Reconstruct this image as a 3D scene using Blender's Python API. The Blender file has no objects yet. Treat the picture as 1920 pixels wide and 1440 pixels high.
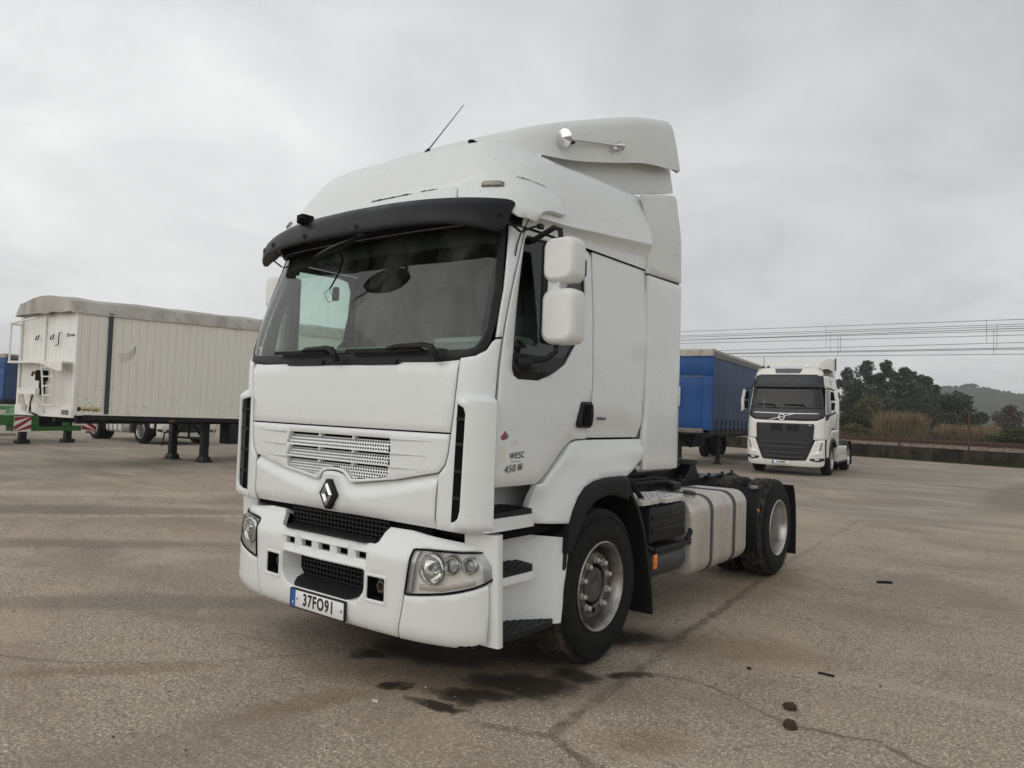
import bpy, bmesh, math, random
from math import sin, cos, pi, radians, sqrt
from mathutils import Vector, Matrix, noise, geometry
random.seed(7)
C = bpy.context.scene.collection
SC = bpy.context.scene

# ---------------------------------------------------------------- camera
cam_d = bpy.data.cameras.new('camera'); cam = bpy.data.objects.new('camera', cam_d); C.objects.link(cam)
cam_d.sensor_width = 36; cam_d.lens = 36 * 1372.2 / 1920; cam_d.clip_start = .05; cam_d.clip_end = 6000
CP = Vector((3.722, -2.973, 1.675)); YAW, PIT, ROL = -.65152, .03696, .03625
_f = Vector((sin(YAW) * cos(PIT), cos(YAW) * cos(PIT), sin(PIT))); _r = Vector((cos(YAW), -sin(YAW), 0)); _u = _r.cross(_f)
_r2 = _r * cos(ROL) + _u * sin(ROL); _u2 = _u * cos(ROL) - _r * sin(ROL)
cam.matrix_world = Matrix(((_r2.x, _u2.x, -_f.x, CP.x), (_r2.y, _u2.y, -_f.y, CP.y), (_r2.z, _u2.z, -_f.z, CP.z), (0, 0, 0, 1)))
SC.camera = cam

# ---------------------------------------------------------------- sky, sun, exposure
SUN_AZ, SUN_EL = radians(196), radians(32)       # azimuth clockwise from +Y
W = bpy.data.worlds.new('World'); SC.world = W; W.use_nodes = True
def world_nodes():
    nt = W.node_tree; N = nt.nodes; L = nt.links; N.clear()
    def nd(t, **k):
        n = N.new(t)
        for a, b in k.items(): setattr(n, a, b)
        return n
    def mth(op, a, b=None, c=None, clamp=False):
        n = nd('ShaderNodeMath', operation=op); n.use_clamp = clamp
        for i, v in enumerate((a, b, c)):
            if v is None: continue
            if isinstance(v, (int, float)): n.inputs[i].default_value = v
            else: L.new(v, n.inputs[i])
        return n.outputs[0]
    tc = nd('ShaderNodeTexCoord'); sep = nd('ShaderNodeSeparateXYZ'); L.new(tc.outputs['Generated'], sep.inputs[0])
    zc = mth('MAXIMUM', sep.outputs[2], 0.0)
    den = mth('ADD', zc, .30)
    comb = nd('ShaderNodeCombineXYZ'); L.new(mth('DIVIDE', sep.outputs[0], den), comb.inputs[0]); L.new(mth('DIVIDE', sep.outputs[1], den), comb.inputs[1])
    def nz(scale, det, rough, dist, loc):
        mp = nd('ShaderNodeMapping'); mp.inputs['Location'].default_value = loc; L.new(comb.outputs[0], mp.inputs[0])
        n = nd('ShaderNodeTexNoise'); n.inputs['Scale'].default_value = scale; n.inputs['Detail'].default_value = det
        n.inputs['Roughness'].default_value = rough; n.inputs['Distortion'].default_value = dist; L.new(mp.outputs[0], n.inputs['Vector']); return n.outputs['Fac']
    big = nz(.55, 3, .5, .6, SKY_LOC[0]); mid = nz(2.1, 7, .6, .6, SKY_LOC[1]); fine = nz(5.0, 5, .55, .3, (1.3, 8.1, 0))
    s = mth('ADD', mth('MULTIPLY', mth('SUBTRACT', big, .5), .75), mth('MULTIPLY', mth('SUBTRACT', mid, .5), .62))
    s = mth('ADD', s, mth('MULTIPLY', mth('SUBTRACT', fine, .5), .12))
    # the cloud deck: palest towards the hidden sun, a little heavier overhead
    sd = (sin(SUN_AZ) * cos(SUN_EL), cos(SUN_AZ) * cos(SUN_EL), sin(SUN_EL))
    dt = nd('ShaderNodeVectorMath', operation='DOT_PRODUCT'); L.new(tc.outputs['Generated'], dt.inputs[0]); dt.inputs[1].default_value = sd
    glow = mth('MULTIPLY', mth('ADD', dt.outputs['Value'], 1.0), .5)
    base = mth('MULTIPLY', mth('POWER', glow, 1.6), .62)
    lum = mth('MULTIPLY', mth('MULTIPLY', mth('ADD', base, .54), mth('SUBTRACT', 1.12, mth('MULTIPLY', zc, .78))), mth('ADD', 1.0, mth('MULTIPLY', s, .95)))
    lum = mth('MAXIMUM', lum, .05)
    cr = nd('ShaderNodeMix', data_type='RGBA'); L.new(lum, cr.inputs[0]); cr.inputs[6].default_value = (.955, .985, 1.02, 1); cr.inputs[7].default_value = (1.0, 1.0, .985, 1)
    mul = nd('ShaderNodeVectorMath', operation='SCALE'); L.new(cr.outputs[2], mul.inputs[0]); L.new(lum, mul.inputs[3])
    sky = nd('ShaderNodeTexSky', sky_type='NISHITA'); sky.sun_disc = False; sky.sun_elevation = SUN_EL; sky.sun_rotation = SUN_AZ; sky.air_density = 1.2; sky.dust_density = 4
    b1 = nd('ShaderNodeBackground'); L.new(mul.outputs[0], b1.inputs[0]); b1.inputs[1].default_value = SKY_CLOUD
    b2 = nd('ShaderNodeBackground'); L.new(sky.outputs[0], b2.inputs[0]); b2.inputs[1].default_value = .05
    mx = nd('ShaderNodeMixShader'); mx.inputs[0].default_value = .9; L.new(b2.outputs[0], mx.inputs[1]); L.new(b1.outputs[0], mx.inputs[2])
    out = nd('ShaderNodeOutputWorld'); L.new(mx.outputs[0], out.inputs[0])
SKY_CLOUD = 1.40; SKY_LOC = ((1.21, 7.63, 0), (6.87, 2.30, 0))
world_nodes()
sun_d = bpy.data.lights.new('sun', 'SUN'); sun_d.energy = .5; sun_d.angle = radians(70); sun_d.color = (1, .97, .93)
sun = bpy.data.objects.new('sun', sun_d); C.objects.link(sun)
sun.rotation_euler = Vector((-sin(SUN_AZ) * cos(SUN_EL), -cos(SUN_AZ) * cos(SUN_EL), -sin(SUN_EL))).to_track_quat('-Z', 'Y').to_euler()
SC.view_settings.view_transform = 'Standard'; SC.view_settings.look = 'None'; SC.view_settings.exposure = 0; SC.view_settings.gamma = 1
SC.view_settings.use_curve_mapping = False
SC.cycles.max_bounces = 8; SC.cycles.transparent_max_bounces = 24

# ---------------------------------------------------------------- materials
MATS = {}
class NT:
    def __init__(s, name):
        s.m = bpy.data.materials.new(name); s.m.use_nodes = True; s.nt = s.m.node_tree; s.N = s.nt.nodes; s.L = s.nt.links
        s.b = s.N['Principled BSDF']; s.out = s.N['Material Output']; s.tc = None
    def nd(s, t, **k):
        n = s.N.new(t)
        for a, b in k.items(): setattr(n, a, b)
        return n
    def set(s, sock, v):
        if isinstance(v, (int, float)): sock.default_value = v
        elif isinstance(v, (tuple, list)): sock.default_value = tuple(v) + ((1,) if len(v) == 3 and sock.type == 'RGBA' else ())
        else: s.L.new(v, sock)
    def co(s, kind='Object'):
        if not s.tc: s.tc = s.nd('ShaderNodeTexCoord')
        return s.tc.outputs[kind]
    def geo(s):
        g = s.nd('ShaderNodeNewGeometry'); return g.outputs['Position']
    def mapv(s, v, loc=(0, 0, 0), rot=(0, 0, 0), sc=(1, 1, 1)):
        m = s.nd('ShaderNodeMapping'); s.L.new(v, m.inputs[0]); m.inputs['Location'].default_value = loc; m.inputs['Rotation'].default_value = rot; m.inputs['Scale'].default_value = sc
        return m.outputs[0]
    def noise(s, v, scale, det=3, rough=.5, dist=0):
        n = s.nd('ShaderNodeTexNoise'); s.set(n.inputs['Vector'], v); n.inputs['Scale'].default_value = scale; n.inputs['Detail'].default_value = det
        n.inputs['Roughness'].default_value = rough; n.inputs['Distortion'].default_value = dist; return n.outputs['Fac']
    def vor(s, v, scale, feat='F1', out='Distance', rnd=1):
        n = s.nd('ShaderNodeTexVoronoi', feature=feat); s.set(n.inputs['Vector'], v); n.inputs['Scale'].default_value = scale; n.inputs['Randomness'].default_value = rnd; return n.outputs[out]
    def ma(s, op, a, b=None, c=None, clamp=False):
        n = s.nd('ShaderNodeMath', operation=op); n.use_clamp = clamp
        for i, v in enumerate((a, b, c)):
            if v is not None: s.set(n.inputs[i], v)
        return n.outputs[0]
    def ramp(s, v, a, b, lo=0., hi=1.):
        n = s.nd('ShaderNodeMapRange'); n.interpolation_type = 'SMOOTHSTEP'; s.set(n.inputs[0], v)
        n.inputs[1].default_value = a; n.inputs[2].default_value = b; n.inputs[3].default_value = lo; n.inputs[4].default_value = hi; return n.outputs[0]
    def mix(s, f, a, b):
        n = s.nd('ShaderNodeMix', data_type='RGBA'); s.set(n.inputs[0], f); s.set(n.inputs[6], a); s.set(n.inputs[7], b); return n.outputs[2]
    def sep(s, v):
        n = s.nd('ShaderNodeSeparateXYZ'); s.L.new(v, n.inputs[0]); return n.outputs
    def bump(s, h, st=.3, d=.01):
        n = s.nd('ShaderNodeBump'); s.set(n.inputs['Height'], h); n.inputs['Strength'].default_value = st; n.inputs['Distance'].default_value = d; s.L.new(n.outputs[0], s.b.inputs['Normal'])
    def p(s, **k):
        al = dict(col='Base Color', rough='Roughness', metal='Metallic', spec='Specular IOR Level', coat='Coat Weight', coatr='Coat Roughness', alpha='Alpha', trans='Transmission Weight', ior='IOR', emit='Emission Color', emits='Emission Strength')
        for a, b in k.items(): s.set(s.b.inputs[al[a]], b)
        return s.m
def M(name, col, rough=.5, metal=0, spec=.5, coat=0, var=.0, vs=3., bump=0, bs=60.):
    if name in MATS: return MATS[name]
    t = NT(name)
    if var:
        f = t.noise(t.co(), vs, 5, .6)
        c = t.mix(t.ramp(f, .3, .7), tuple(x * (1 - var) for x in col), tuple(min(1, x * (1 + var)) for x in col)); t.p(col=c)
        t.p(rough=t.ramp(f, .3, .7, max(.02, rough - .08), min(1, rough + .08)))
    else: t.p(col=col, rough=rough)
    t.p(metal=metal, spec=spec, coat=coat)
    if coat: t.b.inputs['Coat Roughness'].default_value = .06
    if bump: t.bump(t.noise(t.co(), bs, 3, .6), bump, .01)
    MATS[name] = t.m; return t.m

def truck_white(name, col, dirt_or_sheen, rough=.28, coat=.55):
    """white cab paint: faint road film that gathers low down, speckled stone chips"""
    t = NT(name); g = t.geo(); z = t.sep(g)[2]
    n1 = t.noise(g, 2.2, 5, .6); n2 = t.noise(t.mapv(g, sc=(5, 5, .8)), 3, 4, .6)
    film = t.ma('MULTIPLY', t.ramp(t.ma('ADD', n1, t.ma('MULTIPLY', n2, .5)), .3, 1.2), dirt_or_sheen)
    c = t.mix(film, col, (.46, .44, .38))
    chips = t.vor(g, 34); rc = t.sep(t.vor(g, 34, out='Color'))[0]; zone = t.ma('MULTIPLY', t.ramp(t.noise(g, 1.7, 2, .5), .42, .62), t.ramp(z, 2.6, 3.1))
    spots = t.ma('MULTIPLY', t.ma('MULTIPLY', t.ramp(chips, .20, .14), t.ramp(rc, .86, .88)), zone)
    c = t.mix(spots, c, (.05, .05, .05))
    t.p(col=c, rough=t.ramp(n1, .3, .7, rough - .05, rough + .1), coat=coat, coatr=.05)
    MATS[name] = t.m; return t.m

def glass_mat(name, tint, refl=1.0, ior=1.5, dirt_or_sheen=0., dcol=(.35, .36, .34)):
    t = NT(name); N, L = t.N, t.L; N.remove(t.b)
    tr = t.nd('ShaderNodeBsdfTransparent'); tr.inputs[0].default_value = tint + (1,)
    gl = t.nd('ShaderNodeBsdfGlossy'); gl.inputs['Roughness'].default_value = .01; gl.inputs[0].default_value = (refl, refl, refl, 1)
    fr = t.nd('ShaderNodeFresnel'); fr.inputs[0].default_value = ior
    mx = t.nd('ShaderNodeMixShader'); L.new(fr.outputs[0], mx.inputs[0]); L.new(tr.outputs[0], mx.inputs[1]); L.new(gl.outputs[0], mx.inputs[2])
    last = mx.outputs[0]
    if dirt_or_sheen:
        di = t.nd('ShaderNodeBsdfDiffuse'); di.inputs[0].default_value = dcol + (1,)  # diffuse grey film: dirt plus a reflection smear painted into the glass
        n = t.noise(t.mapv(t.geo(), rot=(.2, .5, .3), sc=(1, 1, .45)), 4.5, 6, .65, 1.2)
        m2 = t.nd('ShaderNodeMixShader'); L.new(t.ma('MULTIPLY', t.ramp(n, .35, .75), dirt_or_sheen), m2.inputs[0]); L.new(last, m2.inputs[1]); L.new(di.outputs[0], m2.inputs[2]); last = m2.outputs[0]
    L.new(last, t.out.inputs[0]); MATS[name] = t.m; return t.m

truck_white('cab_paint', (.765, .79, .785), .06)
truck_white('bumper_paint', (.765, .785, .775), .16, .33, .25)
truck_white('deflector_paint', (.72, .74, .72), .12, .4, .1)
M('black_plastic', (.010, .0105, .0115), .5, spec=.3, bump=.15, bs=250)
M('grey_plastic', (.014, .015, .017), .55, spec=.2, bump=.1, bs=250)
M('visor_plastic', (.0065, .0065, .008), .40, spec=.26, var=.15, vs=6)
M('visor_under', (.12, .095, .07), .5)
M('rubber', (.0115, .0115, .012), .75, spec=.25, var=.3, vs=9, bump=.2, bs=120)
def tyre_mat():
    t = NT('tyre'); o = t.co(); q = t.sep(o); r = t.ma('SQRT', t.ma('ADD', t.ma('MULTIPLY', q[1], q[1]), t.ma('MULTIPLY', q[2], q[2]))); n = t.noise(o, 16, 5, .65); m = t.noise(o, 3, 3, .5)
    c = t.mix(t.ramp(n, .35, .7), (.008, .008, .0085), (.016, .0155, .015)); dust = t.ma('MULTIPLY', t.ramp(r, .484, .512), t.ramp(t.ma('ADD', t.ma('MULTIPLY', n, .6), t.ma('MULTIPLY', m, .4)), .34, .62)); c = t.mix(t.ma('MULTIPLY', dust, .8), c, (.095, .083, .066))
    w = t.ma('SINE', t.ma('MULTIPLY', r, 520)); t.p(col=c, rough=.78, spec=.22); t.bump(t.ma('ADD', t.ma('MULTIPLY', w, .12), n), .22, .008); MATS['tyre'] = t.m
tyre_mat()
M('gap_black', (.005, .005, .006), .9, spec=.15)
M('chrome', (.72, .72, .72), .10, metal=1)
M('steel', (.34, .32, .295), .36, metal=.9, var=.25, vs=14, bump=.1, bs=90)
M('alloy', (.50, .49, .47), .32, metal=.9, var=.12, vs=5)
M('rust', (.12, .07, .045), .8, var=.4, vs=20)
M('hub_grey', (.10, .095, .09), .55, metal=.5, var=.4, vs=18)
M('chassis', (.014, .014, .016), .5, spec=.3, var=.4, vs=8, bump=.2, bs=80)
M('lamp_amber', (.85, .22, .02), .25, coat=.6)
M('plate_white', (.80, .80, .78), .35)
M('plate_blue', (.015, .12, .42), .35)
M('ink', (.012, .012, .013), .45)
M('sticker', (.72, .70, .62), .6)
M('white_plastic', (.76, .77, .75), .42, var=.04, vs=4)
M('tread_black', (.012, .012, .013), .6, spec=.3, bump=.3, bs=160)
M('interior_dark', (.035, .037, .037), .8)
M('dash', (.34, .36, .335), .75)
M('seat_cloth', (.06, .065, .065), .9)
M('reflector', (.80, .80, .78), .12, metal=1)
M('lamp_inner', (.88, .87, .83), .28, metal=.15)
glass_mat('windshield_glass', (.74, .88, .82), 1.0, 1.55, .16)  # film strengthened to paint in a grey sky reflection
glass_mat('side_glass', (.78, .90, .85), 1.0, 1.5)
glass_mat('lens', (.98, .985, .985), .8, 1.3)
glass_mat('dark_glass', (.30, .33, .33), 1.0, 1.5)
def tank_mat():
    t = NT('tank_alloy'); g = t.geo()
    n = t.noise(t.mapv(g, sc=(1, 3, .6)), 3.5, 6, .65); n2 = t.noise(g, 22, 4, .6)
    c = t.mix(t.ramp(n, .35, .7), (.60, .575, .52), (.50, .465, .40)); c = t.mix(t.ma('MULTIPLY', t.ramp(n2, .55, .75), .4), c, (.36, .33, .28))
    t.p(col=c, metal=.55, rough=t.ramp(n2, .3, .7, .34, .5)); t.bump(n2, .03, .01); MATS['tank_alloy'] = t.m
tank_mat()

# ---------------------------------------------------------------- mesh helpers
def obj(name, verts, faces, mat, parent=None, smooth=35, label=None):
    me = bpy.data.meshes.new(name); me.from_pydata([tuple(v) for v in verts], [], faces)
    if isinstance(mat, str): mat = MATS[mat]
    me.materials.append(mat); me.update()
    if smooth:
        me.shade_smooth(); me.set_sharp_from_angle(angle=radians(smooth))
    o = bpy.data.objects.new(name, me); C.objects.link(o)
    if parent: o.parent = parent
    if label: o['label'] = label
    return o
def thing(name, label, cat, loc=(0, 0, 0), rz=0, group=None):
    o = bpy.data.objects.new(name, None); C.objects.link(o); o.location = loc; o.rotation_euler = (0, 0, rz); o.empty_display_size = .2
    tag(o, label, cat, group); return o
def tag(o, label, cat, group=None, kind=None):
    if label: o['label'] = label
    if cat: o['category'] = cat
    if group: o['group'] = group
    if kind: o['kind'] = kind
    return o
def struct(o): o['kind'] = 'structure'; return o
def dup(o, parent=None):
    c = o.copy(); C.objects.link(c); c.parent = parent
    for ch in o.children: dup(ch, c)
    return c

class MB:
    """collects simple solids into one mesh"""
    def __init__(s): s.v = []; s.f = []
    def add(s, v, f):
        n = len(s.v); s.v += [Vector(a) for a in v]; s.f += [tuple(i + n for i in q) for q in f]; return s
    def box(s, lo, hi, bev=0, mat=None):
        x0, y0, z0 = lo; x1, y1, z1 = hi
        if bev <= 0:
            v = [(x0, y0, z0), (x1, y0, z0), (x1, y1, z0), (x0, y1, z0), (x0, y0, z1), (x1, y0, z1), (x1, y1, z1), (x0, y1, z1)]
            f = [(3, 2, 1, 0), (4, 5, 6, 7), (0, 1, 5, 4), (1, 2, 6, 5), (2, 3, 7, 6), (3, 0, 4, 7)]
        else:
            bm = bmesh.new(); bmesh.ops.create_cube(bm, size=1)
            for a in bm.verts: a.co = Vector(((x0 + x1) / 2 + a.co.x * (x1 - x0), (y0 + y1) / 2 + a.co.y * (y1 - y0), (z0 + z1) / 2 + a.co.z * (z1 - z0)))
            bmesh.ops.bevel(bm, geom=list(bm.edges), offset=bev, segments=3, profile=.5, affect='EDGES', clamp_overlap=True)
            bm.verts.index_update(); v = [a.co.copy() for a in bm.verts]; f = [tuple(q.index for q in a.verts) for a in bm.faces]; bm.free()
        if mat is not None: v = [mat @ Vector(a) for a in v]
        return s.add(v, f)
    def tube(s, pts, r, n=8, caps=True):
        pts = [Vector(p) for p in pts]; m = len(pts); rr = r if isinstance(r, (list, tuple)) else [r] * m
        v = []; f = []; ref = None
        for i, p in enumerate(pts):
            d = (pts[min(i + 1, m - 1)] - pts[max(i - 1, 0)]).normalized()
            if ref is None or abs(ref.dot(d)) > .95: ref = Vector((0, 0, 1)) if abs(d.z) < .9 else Vector((1, 0, 0))
            a = d.cross(ref).normalized(); b = a.cross(d).normalized(); ref = b
            for k in range(n): v.append(p + (a * cos(2 * pi * k / n) + b * sin(2 * pi * k / n)) * rr[i])
        for i in range(m - 1):
            for k in range(n): f.append((i * n + k, i * n + (k + 1) % n, (i + 1) * n + (k + 1) % n, (i + 1) * n + k))
        if caps: f.append(tuple(range(n))); f.append(tuple((m - 1) * n + k for k in reversed(range(n))))
        return s.add(v, f)
    def lathe(s, prof, c, axis=(1, 0, 0), n=40):
        """prof: (along axis, radius) rows, spun about axis through c"""
        ax = Vector(axis).normalized(); ref = Vector((0, 0, 1)) if abs(ax.z) < .9 else Vector((0, 1, 0)); a = ax.cross(ref).normalized(); b = a.cross(ax); c = Vector(c)
        v = []; f = []; m = len(prof)
        for h, r in prof:
            for k in range(n): v.append(c + ax * h + (a * cos(2 * pi * k / n) + b * sin(2 * pi * k / n)) * r)
        for i in range(m - 1):
            for k in range(n): f.append((i * n + k, i * n + (k + 1) % n, (i + 1) * n + (k + 1) % n, (i + 1) * n + k))
        return s.add(v, f)
    def loft(s, rings, closed=True, caps=False):
        n = len(rings[0]); v = [p for r in rings for p in r]; f = []
        for i in range(len(rings) - 1):
            for k in range(n if closed else n - 1): f.append((i * n + k, i * n + (k + 1) % n, (i + 1) * n + (k + 1) % n, (i + 1) * n + k))
        if caps: f.append(tuple(reversed(range(n)))); f.append(tuple((len(rings) - 1) * n + k for k in range(n)))
        return s.add(v, f)
    def prism(s, poly, fn, a, b):
        """poly of 2-D points, fn(u,v,h) -> 3-D, between heights a and b"""
        n = len(poly); v = [fn(u, w, a) for u, w in poly] + [fn(u, w, b) for u, w in poly]
        f = [tuple(reversed(range(n))), tuple(range(n, 2 * n))] + [(i, (i + 1) % n, n + (i + 1) % n, n + i) for i in range(n)]
        return s.add(v, f)
    def build(s, name, mat, parent=None, smooth=35, label=None):
        o = obj(name, s.v, s.f, mat, parent, 0, label); bm = bmesh.new(); bm.from_mesh(o.data); bmesh.ops.recalc_face_normals(bm, faces=bm.faces); bm.to_mesh(o.data); bm.free()
        if smooth: o.data.shade_smooth(); o.data.set_sharp_from_angle(angle=radians(smooth))
        return o

def inside(poly, x, y):
    r = False; j = len(poly) - 1
    for i in range(len(poly)):
        xi, yi = poly[i]; xj, yj = poly[j]
        if (yi > y) != (yj > y) and x < (xj - xi) * (y - yi) / (yj - yi) + xi: r = not r
        j = i
    return r
def resamp(poly, step):
    out = []
    for i, p in enumerate(poly):
        q = poly[(i + 1) % len(poly)]; n = max(1, int(math.hypot(q[0] - p[0], q[1] - p[1]) / step + .5))
        out += [(p[0] + (q[0] - p[0]) * k / n, p[1] + (q[1] - p[1]) * k / n) for k in range(n)]
    return out
def area(poly): return .5 * sum(poly[i][0] * poly[(i + 1) % len(poly)][1] - poly[(i + 1) % len(poly)][0] * poly[i][1] for i in range(len(poly)))
def inset(poly, d):
    if area(poly) < 0: d = -d
    n = len(poly); out = []
    for i in range(n):
        a = Vector(poly[i - 1]); b = Vector(poly[i]); c = Vector(poly[(i + 1) % n])
        e1 = (b - a).normalized(); e2 = (c - b).normalized(); m = Vector((-e1.y, e1.x)) + Vector((-e2.y, e2.x))
        if m.length < 1e-6: m = Vector((-e1.y, e1.x))
        m.normalize(); k = max(.4, m.dot(Vector((-e1.y, e1.x)))); q = b + m * (d / k); out.append((q.x, q.y))
    return out
def rounded(pts, r, n=4):
    """round the corners of a polygon; r one radius or a list"""
    out = []; m = len(pts)
    for i in range(m):
        p = Vector(pts[i]); a = Vector(pts[i - 1]); b = Vector(pts[(i + 1) % m]); rr = r[i] if isinstance(r, (list, tuple)) else r
        if rr <= 0: out.append(tuple(p)); continue
        d = min(rr, (a - p).length * .48, (b - p).length * .48); s = p + (a - p).normalized() * d; e = p + (b - p).normalized() * d
        for k in range(n + 1):
            t = k / n; q = s * (1 - t) ** 2 + p * 2 * t * (1 - t) + e * t * t; out.append((q.x, q.y))
    return out
def panel(name, outline, fn, mat, parent=None, holes=(), off=0., thick=.02, step=.06, bev=.006, smooth=40, label=None, flip=False, round_holes=True):
    """sheet-metal panel: a 2-D outline laid on the surface fn(u, v, offset), with a rolled edge and a returned rim"""
    loops = [resamp(outline, step)] + [resamp(h, step) for h in holes]
    pts = []; edges = []; rings = []
    for li, lp in enumerate(loops):
        sgn = 1 if li == 0 else -1
        o0 = len(pts); pts += lp; n = len(lp); edges += [(o0 + i, o0 + (i + 1) % n) for i in range(n)]
        o1 = None
        if bev and (li == 0 or round_holes): o1 = len(pts); pts += inset(lp, sgn * bev * 1.2); edges += [(o1 + i, o1 + (i + 1) % n) for i in range(n)]
        rings.append((o0, o1, n))
    us = [p[0] for p in loops[0]]; vs = [p[1] for p in loops[0]]
    bset = [Vector(p) for lp in loops for p in lp]; nb = len(pts)
    cell = {}
    for p in bset: cell.setdefault((int(p.x // step), int(p.y // step)), []).append(p)
    nu = int((max(us) - min(us)) / step) + 1; nv = int((max(vs) - min(vs)) / step) + 1
    for i in range(1, nu):
        for j in range(1, nv):
            u = min(us) + (max(us) - min(us)) * i / nu; v = min(vs) + (max(vs) - min(vs)) * j / nv
            if not inside(loops[0], u, v) or any(inside(h, u, v) for h in loops[1:]): continue
            q = Vector((u, v)); ci, cj = int(u // step), int(v // step)
            if any((w - q).length < step * .55 for a in (-1, 0, 1) for b in (-1, 0, 1) for w in cell.get((ci + a, cj + b), ())): continue
            pts.append((u, v))
    vo, eo, fo, ov, _, _ = geometry.delaunay_2d_cdt([Vector(p) for p in pts], edges, [], 0, 1e-7)
    idx = {}
    for k, src in enumerate(ov):
        for q in src: idx[q] = k
    offs = off if callable(off) else (lambda u, v, o=off: o)
    low = set()
    if bev:
        for o0, o1, n in rings:
            if o1 is not None: low |= {idx[o0 + i] for i in range(n)}
    V = [Vector(fn(p.x, p.y, offs(p.x, p.y) - (bev * .8 if k in low else 0))) for k, p in enumerate(vo)]
    F = []
    for t in fo:
        cx = sum(vo[i].x for i in t) / len(t); cy = sum(vo[i].y for i in t) / len(t)
        if inside(loops[0], cx, cy) and not any(inside(h, cx, cy) for h in loops[1:]): F.append(tuple(t))
    if thick:
        for o0, o1, n in rings:
            base = len(V); ids = [idx[o0 + i] for i in range(n)]
            for k in ids: V.append(Vector(fn(vo[k].x, vo[k].y, offs(vo[k].x, vo[k].y) - thick)))
            for i in range(n):
                j = (i + 1) % n; F.append((ids[j], ids[i], base + i, base + j))
    o = obj(name, V, F, mat, parent, 0, label)
    bm = bmesh.new(); bm.from_mesh(o.data); bmesh.ops.recalc_face_normals(bm, faces=bm.faces)
    # make the panel face outwards
    if bm.faces:
        k = max(bm.faces, key=lambda q: q.calc_area() if q.index < len(F) else 0)
    bm.to_mesh(o.data); bm.free()
    if smooth: o.data.shade_smooth(); o.data.set_sharp_from_angle(angle=radians(smooth))
    return o
def mirror_half(half):
    """closed outline from its right half (top centre -> bottom centre)"""
    return half + [(-a, b) for a, b in reversed(half) if abs(a) > 1e-6]
def neg(poly): return [(-a, b) for a, b in poly]
def text_mesh(name, body, size, fn, mat, parent, extr=.002, align='CENTER', shear=0., xs=1., bold=0., spacing=1.):
    cu = bpy.data.curves.new(name, 'FONT'); cu.body = body; cu.size = size; cu.align_x = align; cu.align_y = 'CENTER'; cu.extrude = extr; cu.shear = shear; cu.offset = bold; cu.space_character = spacing; cu.resolution_u = 4
    t = bpy.data.objects.new(name + '_c', cu); C.objects.link(t); dg = bpy.context.evaluated_depsgraph_get(); me = bpy.data.meshes.new_from_object(t.evaluated_get(dg))
    bpy.data.objects.remove(t); bpy.data.curves.remove(cu)
    for v in me.vertices: v.co = Vector(fn(v.co.x * xs, v.co.y, v.co.z))
    me.materials.clear(); me.materials.append(MATS[mat]); me.name = name
    o = bpy.data.objects.new(name, me); C.objects.link(o); o.parent = parent; return o
def pchip(xs, ys, x):
    n = len(xs); h = [xs[i + 1] - xs[i] for i in range(n - 1)]; d = [(ys[i + 1] - ys[i]) / h[i] for i in range(n - 1)]
    i = 0
    while i < n - 2 and x > xs[i + 1]: i += 1
    def slope(i):
        if i == 0: return d[0]
        if i == n - 1: return d[-1]
        if d[i - 1] * d[i] <= 0: return 0.
        w1 = 2 * h[i] + h[i - 1]; w2 = h[i] + 2 * h[i - 1]; return (w1 + w2) / (w1 / d[i - 1] + w2 / d[i])
    m0 = slope(i); m1 = slope(i + 1); t = (x - xs[i]) / h[i]
    if t < 0: return ys[i] + m0 * (x - xs[i])
    if t > 1: return ys[i + 1] + m1 * (x - xs[i + 1])
    return (1 + 2 * t) * (1 - t) ** 2 * ys[i] + t * (1 - t) ** 2 * h[i] * m0 + t * t * (3 - 2 * t) * ys[i + 1] + t * t * (t - 1) * h[i] * m1
class Surf:
    """spline surface symmetric in x: rows of (x, y, z) at parameter t, one row per v"""
    def __init__(s, tk, vk, rows): s.tk, s.vk, s.rows = tk, vk, rows; s.c = {}
    def p0(s, t, v):
        sg = -1 if t < 0 else 1; t = abs(t); key = round(v, 5)
        if key not in s.c: s.c[key] = [[pchip(s.vk, [r[k][a] for r in s.rows], v) for k in range(len(s.tk))] for a in range(3)]
        r = s.c[key]
        return Vector((sg * pchip(s.tk, r[0], t), pchip(s.tk, r[1], t), pchip(s.tk, r[2], t)))
    def __call__(s, t, v, off=0.):
        p = s.p0(t, v)
        if off:
            a = s.p0(t + .006, v) - s.p0(t - .006, v); b = s.p0(t, v + .008) - s.p0(t, v - .008); n = a.cross(b).normalized()
            p = p + n * off
        return p
def sstep(a, b, x):
    t = min(1, max(0, (x - a) / (b - a))); return t * t * (3 - 2 * t)
# ================================================================ the white tractor unit in front
T = thing('tractor_truck', 'large white cab tractor unit with black sun visor, nearest the camera', 'truck')
TK = [0, .4, .8, 1.0, 1.1, 1.2, 1.3, 1.5, 2.0, 3.2]
LOW = [(0, .065), (.4, .068), (.8, .083), (1.0, .105), (1.095, .14), (1.165, .215), (1.19, .31), (1.2, .51), (1.205, 1.01), (1.21, 2.21)]
TOP = [(0, .25), (.4, .255), (.79, .285), (.975, .325), (1.06, .37), (1.12, .44), (1.14, .52), (1.15, .70), (1.16, 1.15), (1.18, 2.21)]
def lerp2(a, b, k): return [(p[0] + (q[0] - p[0]) * k, p[1] + (q[1] - p[1]) * k) for p, q in zip(a, b)]
ZK = [.5, 1.9, 2.05, 2.75, 3.1]
CAB = Surf(TK, ZK, [[(x, y, z) for x, y in row] for z, row in zip(ZK, [LOW, LOW, lerp2(LOW, TOP, .06), TOP, lerp2(LOW, TOP, 1.5)])])
def sides(fn):
    for s in (1, -1): fn(s)
def ms(s, poly): return poly if s > 0 else neg(poly)

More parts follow.
